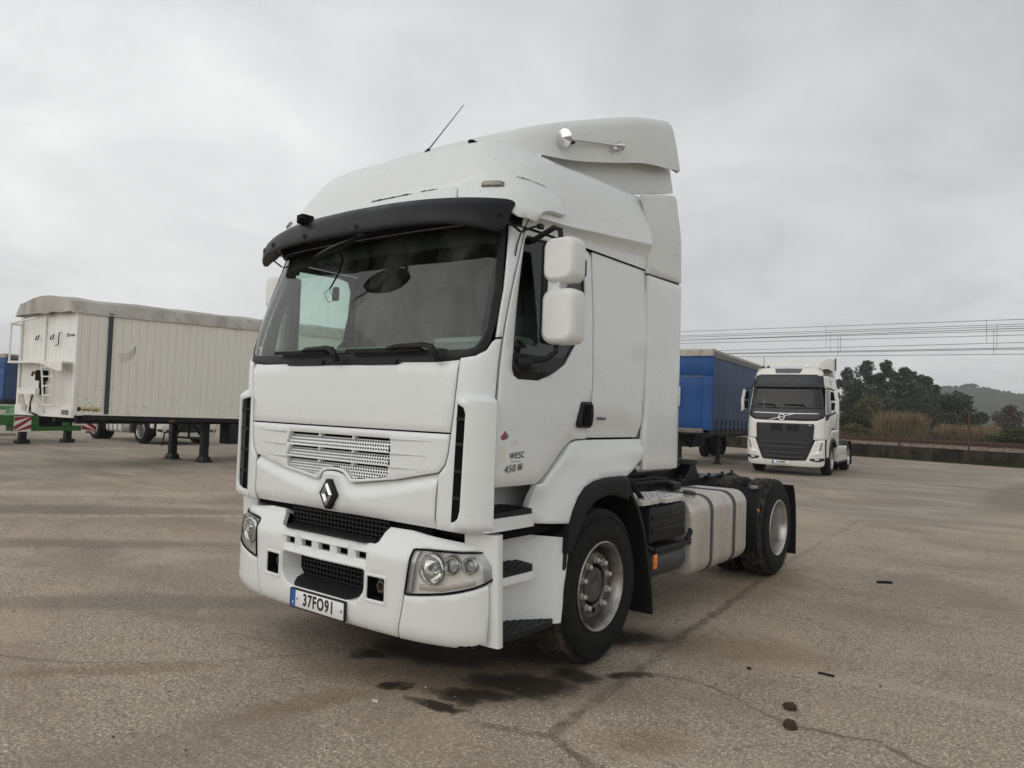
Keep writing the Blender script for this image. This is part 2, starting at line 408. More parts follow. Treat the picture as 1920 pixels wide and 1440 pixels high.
# ---- dark inner shell behind the panel gaps
WIN = [(1.30, 2.727), (1.827, 2.742), (1.928, 2.728), (1.993, 2.646), (2.044, 2.432), (2.051, 2.209), (1.862, 1.978), (1.584, 1.862), (1.389, 1.86), (1.35, 1.882), (1.334, 1.921), (1.33, 2.137), (1.295, 2.525), (1.28, 2.70)]
WSO = [(0, 2.82), (1.09, 2.82), (1.125, 2.743), (1.184, 2.378), (1.187, 2.186), (1.165, 2.061), (1.14, 2.012), (1.084, 1.978), (.99, 1.955), (.5, 1.90), (0, 1.90)]
WSG = [(0, 2.775), (1.06, 2.775), (1.078, 2.741), (1.136, 2.373), (1.139, 2.152), (1.12, 2.075), (1.079, 2.03), (1.02, 2.012), (.64, 2.0), (0, 2.0)]
panel('cab_frame', [(-2.9, 1.5), (-2.1, 1.5), (-1.75, 1.29), (-1.24, 1.27), (-1.15, 1.0), (1.15, 1.0), (1.24, 1.27), (1.75, 1.29), (2.1, 1.5), (2.9, 1.5), (2.93, 2.75), (-2.93, 2.75)], CAB, 'gap_black', T, off=-.07, thick=0, step=.12, bev=0,
      holes=[rounded(mirror_half([(0, 2.74), (1.04, 2.74), (1.1, 2.38), (1.1, 2.1), (1.05, 2.03), (0, 2.02)]), .0), inset(WIN, .01), neg(inset(WIN, .01))])

# ---- front panels
seam = [(.990, 1.961), (.980, 1.846), (.962, 1.636), (.950, 1.541)]
panel('bonnet_panel', mirror_half([(0, 1.928), (.53, 1.928), (.545, 1.932), (.575, 1.958), (.592, 1.963)] + seam + [(0, 1.541)]), CAB, 'cab_paint', T,
      off=lambda t, z: .0 - .02 * sstep(1.91, 1.965, z), step=.05)
VR = [(.939, 1.425), (.921, 1.358), (.879, 1.312), (.556, 1.246), (.160, 1.192), (.115, 1.236), (.085, 1.252), (.045, 1.260), (0, 1.262)]
ROW = [(1.404, 1.486), (1.326, 1.398)]
holes = [rounded([(-.505, a), (.505, a), (.5, b), (-.47, b)], .006, 2) for a, b in ROW]
row3 = mirror_half([(0, 1.318), (.495, 1.318), (.488, 1.250), (.30, 1.228), (.170, 1.216), (.132, 1.250), (.09, 1.272), (0, 1.278)])
gp = panel('grille_panel', mirror_half([(0, 1.531), (.949, 1.531)] + VR), CAB, 'cab_paint', T, holes=holes + [row3], step=.035, bev=.005, thick=.035)
def perforated(name, z0, z1, w0, w1, parent, cut=None):
    """punched strip leaning back at its top edge, every hole a real opening"""
    V = []; F = []; p = .0228; r = .0083; rows = max(1, int((z1 - z0) / (p * .76))); ph = (z1 - z0) / rows
    def P(x, z):
        k = (z - z0) / (z1 - z0); q = CAB(x, z, -.006 - .03 * k); return q
    for j in range(rows):
        n = int((w1 - w0) / p)
        for i in range(n):
            cx = w0 + p * (i + .5); cz = z0 + ph * (j + .5); sx = p * .5 * (1 if True else 0); sh = (p * .25 if j % 2 else -p * .25)
            if cut and not inside(cut, cx, cz): continue
            b = len(V); sq = [(-1, -1), (0, -1), (1, -1), (1, 0), (1, 1), (0, 1), (-1, 1), (-1, 0)]
            for u, w in sq: V.append(P(cx + u * p / 2, cz + w * ph / 2))
            for k in range(8):
                a = -3 * pi / 4 + k * pi / 4; V.append(P(cx + sh * .6 + cos(a) * r, cz + sin(a) * r * .84))
            for k in range(8): F.append((b + k, b + (k + 1) % 8, b + 8 + (k + 1) % 8, b + 8 + k))
    return obj(name, V, F, 'cab_paint', parent, 0)
perforated('mesh_strip', 1.404, 1.468, -.50, .50, gp); perforated('mesh_strip', 1.326, 1.382, -.50, .50, gp)
perforated('mesh_strip', 1.212, 1.302, -.49, .49, gp, row3)
for z0, z1 in ((1.464, 1.487), (1.378, 1.399), (1.298, 1.319)):
    for x in (-.165, .165):
        m = MB(); a = CAB(x, z0, -.012); m.box((a.x - .010, a.y, z0), (a.x + .010, a.y + .035, z1)); m.build('grille_post', 'cab_paint', gp)
for s in (1, -1):      # pressed lines running out from the grille rows
    for x0, x1, z in ((.515, .86, 1.486), (.51, .81, 1.400), (.50, .73, 1.319)):
        V = []; F = []; n = 10
        for i in range(n + 1):
            k = i / n; x = x0 + (x1 - x0) * k; h = .012 * (1 - k) ** .7 + .0008
            V += [CAB(s * x, z + h * .1, .0005), CAB(s * x, z, .0005 + h * .75), CAB(s * x, z - h * 1.1, .0005)]
        for i in range(n):
            for q in (0, 1): F.append((i * 3 + q, i * 3 + q + 1, i * 3 + q + 4, i * 3 + q + 3))
        obj('pressed_line', V, F, 'cab_paint', gp, 0)
def zv(t): t = abs(t); return pchip([0, .16, .556, .879], [1.19, 1.184, 1.238, 1.304], t)
def zc(t): t = abs(t); return 1.085 + .17 * (t / .88) ** 1.25
def low_off(t, z):
    a = abs(t); o = -.034 * min(1.3, max(0, (z - zc(t)) / max(.02, zv(t) - zc(t)))) * sstep(.10, .19, a - (z - 1.15) * -.35)
    return o + .012 * (1 - sstep(.09, .2, a + max(0, 1.1 - z) * .3)) - .03 * sstep(1.06, .985, z)
panel('lower_front_panel', mirror_half([(0, 1.254), (.04, 1.252), (.08, 1.244), (.108, 1.229), (.156, 1.190), (.556, 1.248), (.873, 1.312), (.874, 1.25), (.866, 1.15), (.866, .99), (.4, .996), (0, .996)]), CAB, 'cab_paint', T, off=low_off, step=.03)
# diamond emblem
bd = MB(); P0 = CAB(0.0, 1.11, .028)
def dia(hw, hh, y, cut=.0):
    c = cut
    pts = [(0 + hw * c, hh * (1 - c)), (hw, 0.), (hw * c, -hh * (1 - c)), (-hw * c, -hh * (1 - c)), (-hw, 0.), (-hw * c, hh * (1 - c))]
    return [Vector((P0.x + a, P0.y - y, P0.z + b)) for a, b in pts]
em = MB().loft([dia(.080, .118, -.02, .2), dia(.080, .118, .010, .2), dia(.072, .106, .014, .2)], True, True).build('emblem_surround', 'black_plastic', T, label='black surround of the diamond emblem')
MB().loft([dia(.015, .027, .010), dia(.017, .030, .015), dia(.034, .056, .028, .1), dia(.053, .080, .018, .14), dia(.053, .080, .008, .14)], True).build('emblem', 'chrome', em, 20)

# ---- corner panels with the raised air intakes
def corner(s):
    o = [(1.001, 1.962), (.990, 1.846), (.972, 1.636), (.960, 1.536), (.949, 1.425), (.931, 1.355), (.886, 1.300), (.879, 1.15), (.879, .992), (1.035, .985), (1.185, .985), (1.203, 1.241), (1.211, 1.704), (1.233, 2.080), (1.195, 2.076), (1.172, 2.056), (1.146, 2.008), (1.088, 1.976)]
    panel('corner_panel', ms(s, o), CAB, 'cab_paint', T, step=.035, off=lambda t, z: -.012 * sstep(1.05, .985, z))
    def io(t, z):
        a = abs(t); return .003 + .050 * min(1, max(0, (1.222 - a) / .022)) * min(1, max(0, (1.768 - z) / .045)) * sstep(.985, 1.025, z) * sstep(.975, 1.055, a)
    v = [(.990, 1.712), (1.0, 1.742), (1.03, 1.760), (1.105, 1.764), (1.19, 1.758), (1.218, 1.71), (1.211, 1.3), (1.207, 1.0), (1.10, .990), (.985, .993), (.972, 1.02), (.978, 1.04), (1.02, 1.052), (1.043, 1.075), (1.052, 1.12), (1.062, 1.65), (1.052, 1.685), (1.02, 1.70)]
    c = panel('intake_cover', ms(s, v), CAB, 'cab_paint', T, off=io, step=.022, thick=.016)
    panel('intake_vent', ms(s, [(1.0, 1.71), (1.16, 1.71), (1.16, 1.04), (.985, 1.04)]), CAB, 'gap_black', c, off=.004, thick=0, bev=0)
    for z in (1.18, 1.33, 1.48, 1.62):
        q = [CAB(s * a, z, o) for a, o in ((.995, .004), (1.005, .012), (1.06, .040), (1.12, .045))]; V = [p + Vector((0, 0, d)) for d in (-.008, .008) for p in q]
        obj('vent_slat', V, [(0, 1, 2, 3), (7, 6, 5, 4), (0, 1, 5, 4), (1, 2, 6, 5), (2, 3, 7, 6)], 'black_plastic', c, 0)
    panel('pillar_trim', ms(s, [(1.197, 2.088), (1.197, 2.19), (1.194, 2.378), (1.137, 2.77), (1.262, 2.77), (1.249, 2.451), (1.237, 2.094)]), CAB, 'cab_paint', T, step=.04)
sides(corner)

# ---- windscreen
ws = panel('windscreen_surround', mirror_half(WSO), CAB, 'black_plastic', T, holes=[mirror_half(WSG)], off=-.012, thick=.02, step=.06, bev=.003)
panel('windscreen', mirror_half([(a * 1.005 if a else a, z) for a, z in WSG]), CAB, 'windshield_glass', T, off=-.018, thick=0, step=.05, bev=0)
for x0, x1, zt in ((.02, -.66, 2.012), (.86, .10, 2.012)):   # wiper arms and blades
    w = MB(); pv = CAB(x0, 1.945, .025)
    w.tube([pv, CAB(x0 - .005, 1.985, .05), CAB(x0 - .03, 2.02, .055), CAB(x0 - .08, 2.03, .055), CAB(x0 - .30, 2.028, .05), CAB((x0 + x1) / 2, 2.018, .045)], [.022, .022, .019, .016, .012, .010], 8)
    wo = w.build('wiper', 'black_plastic', T)
    b = MB(); n = 12
    b.loft([[CAB(x0 - .12 + (x1 - x0 + .12) * i / n, z, o) for z, o in ((zt - .006, .0), (zt + .004, .0), (zt + .010, .035), (zt - .014, .035))] for i in range(n + 1)], True, True); b.build('wiper_blade', 'rubber', wo)
for a, b in ((-.46, -.16), (.24, .52)):
    MB().loft([[CAB(t, z, o) for z, o in ((1.932, -.03), (1.932, .004), (1.962, -.002), (1.968, -.03))] for t in (a, a + .05, (a + b) / 2, b - .05, b)], True, True).build('cowl_cover', 'grey_plastic', T)

# ---- doors, cab sides
DOOR = [(1.218, 1.241), (1.615, 1.244), (1.655, 1.250), (1.69, 1.275), (1.896, 1.446), (1.94, 1.478), (2.0, 1.501), (2.05, 1.508), (2.172, 1.510), (2.193, 1.591), (2.199, 1.946), (2.165, 2.302), (2.092, 2.663), (2.072, 2.73), (2.03, 2.758), (1.98, 2.764), (1.29, 2.764), (1.274, 2.754), (1.262, 2.451), (1.250, 2.091), (1.229, 1.704)]
def dist_diag(t, z):     # distance above the slanted lower rear edge
    return ((t - 1.69) * -(1.446 - 1.275) + (z - 1.275) * (1.896 - 1.69)) / math.hypot(.171, .206)
def door_off(t, z):
    a = abs(t); o = -.022 * sstep(1.31, 1.24, z)
    if a > 1.6: o -= .02 * sstep(.07, .0, min(dist_diag(a, z), (z - 1.505) * 1.0 if a > 1.95 else 9)) * sstep(1.6, 1.75, a)
    return o
def door(s):
    d = panel('door', ms(s, DOOR), CAB, 'cab_paint', T, holes=[ms(s, WIN)], off=door_off, step=.05, thick=.03)
    G = [(1.312, 2.712), (1.822, 2.728), (1.918, 2.714), (1.978, 2.640), (2.026, 2.432), (2.032, 2.214), (1.90, 2.045), (1.862, 2.018), (1.342, 2.010), (1.345, 2.137), (1.310, 2.525), (1.295, 2.69)]
    tr = panel('window_trim', ms(s, WIN), CAB, 'black_plastic', d, holes=[ms(s, G)], off=lambda t, z: -.008 + .03 * sstep(2.0, 1.9, z) * sstep(1.86, 1.9, z), step=.05, thick=.02, bev=.004)
    panel('window_glass', ms(s, inset(G, -.004)), CAB, 'side_glass', d, off=-.016, thick=0, bev=0, step=.1)
    h = panel('handle', ms(s, rounded([(2.06, 1.752), (2.196, 1.755), (2.190, 1.582), (2.03, 1.584), (2.012, 1.62)], .02)), CAB, 'black_plastic', d, off=.010, thick=.02, step=.04, bev=.006)
    panel('handle_recess', ms(s, rounded([(2.085, 1.735), (2.135, 1.738), (2.125, 1.600), (2.06, 1.600)], .015)), CAB, 'gap_black', h, off=.0125, thick=0, bev=0, step=.05)
    MB().tube([CAB(s * 2.155, 1.60, .022), CAB(s * 2.16, 1.66, .026), CAB(s * 2.16, 1.735, .022)], .012, 8).build('handle_bar', 'grey_plastic', h)
    panel('cab_side', ms(s, [(2.182, 1.516), (2.912, 1.516), (2.944, 1.635), (2.981, 1.995), (2.974, 2.397), (2.951, 2.765), (2.087, 2.765), (2.103, 2.663), (2.177, 2.302), (2.210, 1.946), (2.205, 1.591)]), CAB, 'cab_paint', T,
          off=lambda t, z: -.022 * sstep(1.60, 1.585, z) - .014 * sstep(1.66, 1.60, z) * sstep(2.45, 2.3, abs(t)) * 0 - .016 * max(sstep(2.62, 2.80, abs(t)), sstep(1.69, 1.62, z)) * sstep(2.25, 2.05, z), step=.04)
sides(door)
# ---- raised roof
RK = [0, .4, .8, 1.0, 1.1, 1.2, 1.3, 1.5, 2.0, 3.0]
def _r0(off):
    return [tuple(CAB(min(t, 2.99), 2.772, off)) for t in RK]
R1 = [(0, .225, 2.85), (.4, .23, 2.85), (.8, .26, 2.85), (.99, .30, 2.845), (1.09, .35, 2.84), (1.155, .43, 2.84), (1.195, .53, 2.835), (1.217, .71, 2.838), (1.228, 1.18, 2.878), (1.238, 2.01, 2.960)]
R2 = [(0, .300, 3.06), (.4, .304, 3.06), (.80, .335, 3.06), (.955, .385, 3.06), (1.04, .45, 3.06), (1.105, .54, 3.06), (1.14, .65, 3.06), (1.165, .80, 3.07), (1.18, 1.22, 3.09), (1.19, 2.01, 3.15)]
R3 = [(0, .425, 3.30), (.4, .43, 3.30), (.76, .465, 3.295), (.90, .53, 3.29), (.97, .60, 3.285), (1.03, .70, 3.28), (1.07, .80, 3.27), (1.10, .96, 3.26), (1.12, 1.35, 3.28), (1.13, 2.01, 3.315)]
R4 = [(0, .515, 3.40), (.4, .52, 3.40), (.70, .56, 3.395), (.83, .63, 3.385), (.885, .70, 3.375), (.94, .80, 3.355), (.985, .91, 3.335), (1.035, 1.06, 3.315), (1.085, 1.42, 3.320), (1.10, 2.01, 3.345)]
R4B = [(0, .72, 3.435), (.36, .73, 3.435), (.64, .76, 3.425), (.76, .82, 3.415), (.81, .87, 3.405), (.86, .95, 3.385), (.90, 1.04, 3.365), (.95, 1.2, 3.345), (1.0, 1.5, 3.345), (1.02, 2.01, 3.362)]
R5 = [(0, 1.15, 3.45), (.3, 1.16, 3.45), (.5, 1.18, 3.44), (.6, 1.2, 3.43), (.63, 1.24, 3.42), (.65, 1.28, 3.41), (.67, 1.34, 3.40), (.69, 1.45, 3.39), (.70, 1.65, 3.39), (.70, 2.01, 3.39)]
def _mix(a, b, k, dz=0.): return [tuple(p[i] + (q[i] - p[i]) * (k if i < 2 else k + dz) for i in range(3)) for p, q in zip(a, b)]
R0 = _r0(.010)
ROOF = Surf(RK, [0, .55, .93, 1, 1.08, 2, 3, 3.5, 4.0, 5.0], [R0, _mix(R0, R1, .18, .37), _mix(R0, R1, .88, .06), R1, _mix(R1, R2, .09), R2, R3, R4, R4B, R5])
panel('visor_recess', mirror_half([(0, .9), (1.22, .9), (1.22, .02), (0, .02)]), ROOF, 'gap_black', T, off=.006, thick=0, bev=0, step=.08)
def grid(name, surf, ts, vs, mat, parent, off=0., smooth=50, label=None):
    V = [surf(t, v, off(t, v) if callable(off) else off) for v in vs for t in ts]; n = len(ts)
    F = [(j * n + i, j * n + i + 1, (j + 1) * n + i + 1, (j + 1) * n + i) for j in range(len(vs) - 1) for i in range(n - 1)]
    return obj(name, V, F, mat, parent, smooth, label)
def lin(a, b, n): return [a + (b - a) * i / n for i in range(n + 1)]
ts = lin(-2.94, -1.35, 20) + lin(-1.33, 1.33, 90) + lin(1.35, 2.94, 20)
roof = grid('roof_shell', ROOF, ts, [0, .06, .2, .35, .55, .75, .87, .95, 1.0, 1.03, 1.08, 1.15, 1.22] + lin(1.35, 3.0, 14) + lin(3.06, 5.0, 26), 'cab_paint', T, off=0, smooth=60)
MB().box((-.72, 1.1, 3.40), (.72, 2.0, 3.412)).build('roof_plate', 'cab_paint', T)
obj('rear_bulkhead', [(-1.17, 2.02, 1.3), (1.17, 2.02, 1.3), (1.17, 2.02, 2.9), (1.1, 2.02, 3.3), (.7, 2.02, 3.41), (-.7, 2.02, 3.41), (-1.1, 2.02, 3.3), (-1.17, 2.02, 2.9)], [tuple(range(8))], 'cab_paint', T, 0)
# brow strip and corner caps under the raised roof
brow = panel('roof_brow', mirror_half([(0, 1.88), (.4, 1.88), (.72, 1.87), (.745, 1.80), (.805, 1.18), (.4, 1.18), (0, 1.18)]), ROOF, 'cab_paint', T, off=lambda t, v: .012 + .03 * sstep(1.95, 1.2, v), step=.07, thick=.03, bev=.004)
def cap(s):
    o = [(.815, 1.18), (.757, 1.82), (.80, 1.96), (.95, 2.06), (1.12, 2.06), (1.28, 1.98), (1.42, 1.78), (1.52, 1.45), (1.555, 1.16), (1.45, 1.17), (1.36, 1.16), (1.31, 1.05), (1.27, .85), (1.18, .95), (1.0, 1.1)]
    c = panel('roof_corner_cap', ms(s, rounded(o, .05, 3)), ROOF, 'cab_paint', T, off=lambda t, v: .014 + .022 * sstep(2.05, 1.25, v), step=.05, thick=.03, bev=.006)
    l = panel('marker_lamp', ms(s, rounded([(.945, 1.66), (1.075, 1.66), (1.075, 1.84), (.945, 1.84)], .04)), ROOF, M('lamp_smoked', (.18, .16, .13), .3, coat=.4, var=.2, vs=30), T, off=.036, thick=.03, step=.05, bev=.01)
    panel('lens', ms(s, rounded([(.960, 1.685), (1.060, 1.685), (1.060, 1.815), (.960, 1.815)], .03)), ROOF, M('lamp_clear_old', (.34, .31, .25), .25, coat=.5), l, off=.039, thick=.004, step=.05, bev=.003)
sides(cap)
# flaked paint: bare dark plastic showing along the brow edges
def flake(name, pts, surf, off, parent, w=.01, seed=1):
    rnd = random.Random(seed); V = []; F = []; n = 60; L = []
    for i in range(n + 1):
        k = i / n * (len(pts) - 1); a = min(int(k), len(pts) - 2); q = k - a; L.append((pts[a][0] + (pts[a + 1][0] - pts[a][0]) * q, pts[a][1] + (pts[a + 1][1] - pts[a][1]) * q))
    for i, (t, v) in enumerate(L):
        e = min(1, i / 6, (n - i) / 6); h = w * e * (.35 + .5 * abs(noise.noise(Vector((i * .35, seed, 0)))) + .9 * abs(noise.noise(Vector((i * .11, seed, 5))))); V += [surf(t, v + h * 2.2, off(t, v) if callable(off) else off), surf(t, v - h * 1.2 * rnd.random(), off(t, v) if callable(off) else off)]
    for i in range(n): F.append((2 * i, 2 * i + 1, 2 * i + 3, 2 * i + 2))
    return obj(name, V, F, 'gap_black', parent, 0)
flake('paint_chip', [(.0, 1.84), (.20, 1.84), (.40, 1.845)], ROOF, lambda t, v: .0145 + .03 * sstep(1.95, 1.2, v), brow, .02, 3)
flake('paint_chip', [(.46, 1.845), (.60, 1.84)], ROOF, lambda t, v: .0145 + .03 * sstep(1.95, 1.2, v), brow, .014, 4)
flake('paint_chip', [(-.35, 1.22), (0, 1.22), (.45, 1.22), (.76, 1.22)], ROOF, lambda t, v: .0445, brow, .03, 5)
flake('paint_chip', [(1.12, 2.06), (1.22, 2.01), (1.33, 1.92)], ROOF, lambda t, v: .017 + .022 * sstep(2.05, 1.25, v), roof, .014, 6)

# ---- sun visor
VX = [0, .35, .6, .85, 1.02, 1.12, 1.16, 1.175]
def vrow(ys, z, dz=0., e=2): return [(x, y, z + dz * (x / 1.175) ** e) for x, y in zip(VX, ys)]
VT = [0, .35, .6, .86, 1.05, 1.2, 1.33, 1.44]
VIS = Surf(VT, [0, 1, 2, 3], [vrow([.105, .115, .14, .20, .275, .355, .43, .52], 2.935, -.03), vrow([.055, .06, .085, .14, .215, .30, .385, .48], 2.885, -.025),
                              vrow([.025, .03, .048, .09, .16, .245, .34, .45], 2.803, -.05, 6), vrow([.03, .033, .05, .09, .155, .24, .335, .44], 2.750, -.075, 6)])
def VO(t, v, o=0.):
    k = sqrt(max(.0, 1 - (max(0, abs(t) - 1.17) / .125) ** 2)); return VIS(t, 1.35 + (v - 1.35) * (.25 + .75 * k), -o)
vts = lin(-1.293, 1.293, 110)
vis = MB(); rings = []
for v, o in ((0, 0), (.3, 0), (.7, 0), (1, 0), (1.5, 0), (2, 0), (2.5, 0), (2.85, 0), (3, -.004), (3, -.016)): rings.append([VO(t, v, o) for t in vts])
vis.loft(rings, closed=False); visor = vis.build('sun_visor', 'visor_plastic', T, 50)
un = MB(); un.loft([[VO(t, 3, -.012) for t in vts], [VO(t, 2.7, -.03) for t in vts], [VO(t, 2.2, -.07) for t in vts], [VO(t, 1.2, -.09) for t in vts]], closed=False)
un.build('visor_underside', 'visor_under', visor)
for x in (-.98, -.78, -.36, .16):
    p = VO(x, 2.15, .0); n = (VO(x, 2.15, .01) - p).normalized()
    MB().lathe([(-.004, .0), (-.004, .019), (.004, .019), (.006, .013), (.002, .012), (.002, .005), (.005, .004), (.005, 0)], p, n, 16).build('visor_stud', 'black_plastic', visor)
for s in (1, -1):   # strut that holds the visor end to the door pillar
    m = MB(); a = VO(s * 1.20, 1.7, .008); b = CAB(s * 1.21, 2.72, .03); d = (b - a); w = Vector((s * .3, .95, 0)).normalized() * .016; o = Vector((s * .006, -.004, 0))
    m.loft([[a - w, a + w, a + w + o, a - w + o], [b - w, b + w, b + w + o, b - w + o]], True, True).build('visor_strut', 'grey_plastic', T)
m = MB(); m.tube([CAB(1.21, 2.72, .03), CAB(1.25, 2.745, .05), CAB(1.30, 2.77, .06), CAB(1.33, 2.775, .065)], .007, 6); m.tube([CAB(1.22, 2.73, .03), CAB(1.235, 2.79, .055), CAB(1.22, 2.84, .06), CAB(1.19, 2.86, .05)], .004, 5)
m.tube([CAB(1.215, 2.73, .03), CAB(1.212, 2.66, .012), CAB(1.216, 2.58, .01)], .005, 5); m.box(tuple(CAB(1.335, 2.775, .065) - Vector((.015, .02, .015))), tuple(CAB(1.335, 2.775, .065) + Vector((.015, .02, .015))), .004); m.build('loose_cable', 'chassis', T, label='loose cable ends at the top of the door pillar')
# kerb mirror hanging under the visor with its loose wires, bracket on top
km = MB(); a = Vector((.21, .0, 2.715)); b = Vector((-.19, -.01, 2.618))
ax = (b - a).normalized(); up = Vector((0, -.35, .94)); sd = ax.cross(up).normalized(); rings = []
for k in lin(0, 1, 12):
    w = .085 * max(.05, sin(pi * (.06 + .9 * k)) ** .55); c = a.lerp(b, k); rings.append([c + sd * w * cos(q) * 1.0 + up * (.020 * sin(q) * max(.2, sin(pi * k))) for q in [2 * pi * i / 14 for i in range(14)]])
km.loft(rings, True, True); kmo = km.build('kerb_mirror', 'black_plastic', T, 60)
MB().tube([(.19, .02, 2.72), (.22, .10, 2.77), (.22, .20, 2.82)], .016, 8).build('mirror_arm', 'black_plastic', kmo)
MB().tube([(.02, .02, 2.65), (.02, .05, 2.60), (-.02, .06, 2.53), (-.10, .07, 2.45), (-.12, .07, 2.43)], .006, 6).tube([(-.12, .07, 2.43), (-.16, .06, 2.40), (-.14, .07, 2.35), (-.11, .07, 2.335)], .002, 5).tube([(-.12, .07, 2.43), (-.10, .06, 2.40), (-.07, .07, 2.365), (-.09, .07, 2.34)], .002, 5).build('mirror_wire', 'gap_black', kmo)
MB().box((-.50, .06, 2.905), (-.42, .15, 2.965), .008).tube([(-.46, .08, 2.95), (-.39, .03, 2.90)], .025, 6).build('visor_bracket', 'gap_black', T, label='broken black lamp bracket on the visor')
MB().tube([(.26, .53, 3.395), (.265, .54, 3.425)], [.022, .010], 10).tube([(.265, .54, 3.425), (.42, .70, 3.75)], [.0045, .0025], 6).build('aerial', 'chassis', T)
MB().box((.60, .55, 3.39), (.64, .61, 3.425), .008).build('roof_bracket', 'gap_black', T)

# ---- roof deflector and side fairings
DY = [.64, .75, .88, 1.0, 1.2, 1.48, 1.8, 2.1, 2.5]
DZT = [3.435, 3.50, 3.575, 3.63, 3.71, 3.815, 3.93, 4.03, 4.14]
DZB = [3.41, 3.405, 3.40, 3.40, 3.42, 3.48, 3.56, 3.645, 3.74]
DW = [.50, .68, .83, .91, .97, 1.01, 1.06, 1.095, 1.11]
def dring(y, n=9):
    zt, zb, w = (pchip(DY, q, y) for q in (DZT, DZB, DW)); r = .13; pts = []
    sh = .17 * sstep(1.9, 2.5, y)
    def P(x, z): return Vector((x, y + sh * (zt - z) / (zt - zb + .001), z))
    half = [P(w, zb), P(w * 1.0, zb + (zt - zb) * .35), P(w * .995, zb + (zt - zb) * .6)]
    h = zt - r * .8
    for i in range(6):
        a = i / 5 * pi / 2; half.append(P(w * .99 - r + r * cos(a), max(zb + (zt - zb) * .65, zt - r * .75) + (zt - max(zb + (zt - zb) * .65, zt - r * .75)) * sin(a)))
    half += [P(w * .5, zt + .012), P(0, zt + .018)]
    return half + [Vector((-p.x, p.y, p.z)) for p in reversed(half[:-1])]
dm = MB(); rings = [dring(y) for y in lin(.64, 2.5, 28)]
dm.loft(rings, closed=False)
last = rings[-1]; dm.loft([last, [Vector((p.x * .975, p.y - .004, p.z - .02)) for p in last], [Vector((p.x * .95, p.y - .3, p.z - .19 * (p.z - 3.74) / .40)) for p in last]], closed=False)
defl = dm.build('roof_deflector', 'deflector_paint', T, 50)
for s in (1, -1):
    lo = MB()
    pl = [(.95, 3.30), (2.05, 3.405), (2.70, 3.57), (2.70, 3.59), (2.58, 3.93), (1.9, 3.85), (1.2, 3.55)]
    lo.prism(pl, lambda y, z, h, s=s: Vector((s * (h + (y - 2) * .10 - .04 * sstep(1.6, 1.0, y)), y, z)), .92, .965)
    lo.build('deflector_base', 'deflector_paint', T)
hn = MB().lathe([(-.022, 0), (-.004, .045), (0, .062), (.004, .064), (.010, .062), (.05, .022), (.07, .016), (.66, .011), (.67, .014)], (1.005, 1.07, 3.525), (.09, .97, .205), 24).build('air_horn', 'chrome', T, 40)
MB().lathe([(-.03, 0), (-.03, .02), (0, .036), (.02, .038), (.025, .0)], (1.065, 1.715, 3.661), (.09, .97, .205), 18).lathe([(-.02, 0), (-.02, .02), (.02, .024), (.02, 0)], (1.05, 1.65, 3.62), (.09, .97, .205), 12).build('horn_bracket', 'chrome', hn)
MB().box((.93, 1.16, 3.52), (1.02, 1.19, 3.56), .004).build('horn_clamp', 'black_plastic', hn)
def fairing(s):
    def F(y, z, h): return Vector((s * (1.213 + h - .02 * (y - 2) + (0 if y < 2.5 else -.06 * (y - 2.5)) - .10 * max(0, z - 2.95) ** 1.5 * 0), y, z))
    up = [(1.955, 2.745), (1.955, 2.95), (1.95, 3.10), (1.90, 3.25), (1.86, 3.325), (1.95, 3.345), (2.25, 3.42), (2.46, 3.465), (2.50, 3.45), (2.545, 3.2), (2.575, 2.80), (2.575, 2.765), (2.2, 2.752)]
    panel('upper_side_fairing', rounded(up, [0, 0, 0, 0, .02, 0, 0, .04, .04, 0, .01, .01, 0]), F, 'deflector_paint', T, off=lambda y, z: -.03 * sstep(3.05, 3.45, z) - .012 * sstep(2.9, 2.97, z) * 0, step=.06, thick=.03, bev=.012)
    dn = [(1.965, 1.272), (2.60, 1.262), (2.585, 2.745), (2.2, 2.735), (1.968, 2.73), (1.985, 2.0), (1.975, 1.7), (1.945, 1.52)]
    panel('lower_side_fairing', rounded(dn, [.01, .02, .02, 0, 0, 0, 0, 0]), F, 'cab_paint', T, step=.08, thick=.03, bev=.012)
    MB().box((s * 1.13 if s > 0 else -1.18, 1.97, 2.735), (s * 1.18 if s > 0 else -1.13, 2.56, 2.76)).build('fairing_hinge', 'black_plastic', T)
sides(fairing)
# ---- bumper
BK = [0, .3, .6, .8, .95, 1.1, 1.25, 1.37, 1.55, 2.2]
BP = [(0, 0.), (.3, .0), (.6, .012), (.8, .038), (.945, .075), (1.085, .135), (1.19, .235), (1.228, .355), (1.236, .535), (1.236, 1.2)]
BZ = [(.28, .10), (.345, .035), (.42, .0), (.80, .0), (.87, .035), (.96, .085)]
BUMP = Surf(BK, [z for z, d in BZ], [[(x * (1 - .35 * d), y + d, z) for x, y in BP] for z, d in BZ])
SL = [(-.41, -.325), (-.26, -.16), (-.095, .0 + .005), (.07, .17), (.235, .32), ]
SL = [(-.405, -.300), (-.235, -.135), (-.07, .07 - .035), (.10, .20), (.265, .36)]
SLOTS = [(-.39, -.30), (-.225, -.125), (-.055, .055), (.125, .225), (.30, .39)]
def rect(a, b, c, d, r=.008): return rounded([(a, c), (b, c), (b, d), (a, d)], r, 3)
LOWO = rounded(mirror_half([(0, .700), (.398, .704), (.398, .575), (.345, .515), (.29, .500), (0, .500)]), .02, 3)
FOG = [rect(.430, .572, .543, .675, .012), rect(-.572, -.430, .543, .675, .012)]
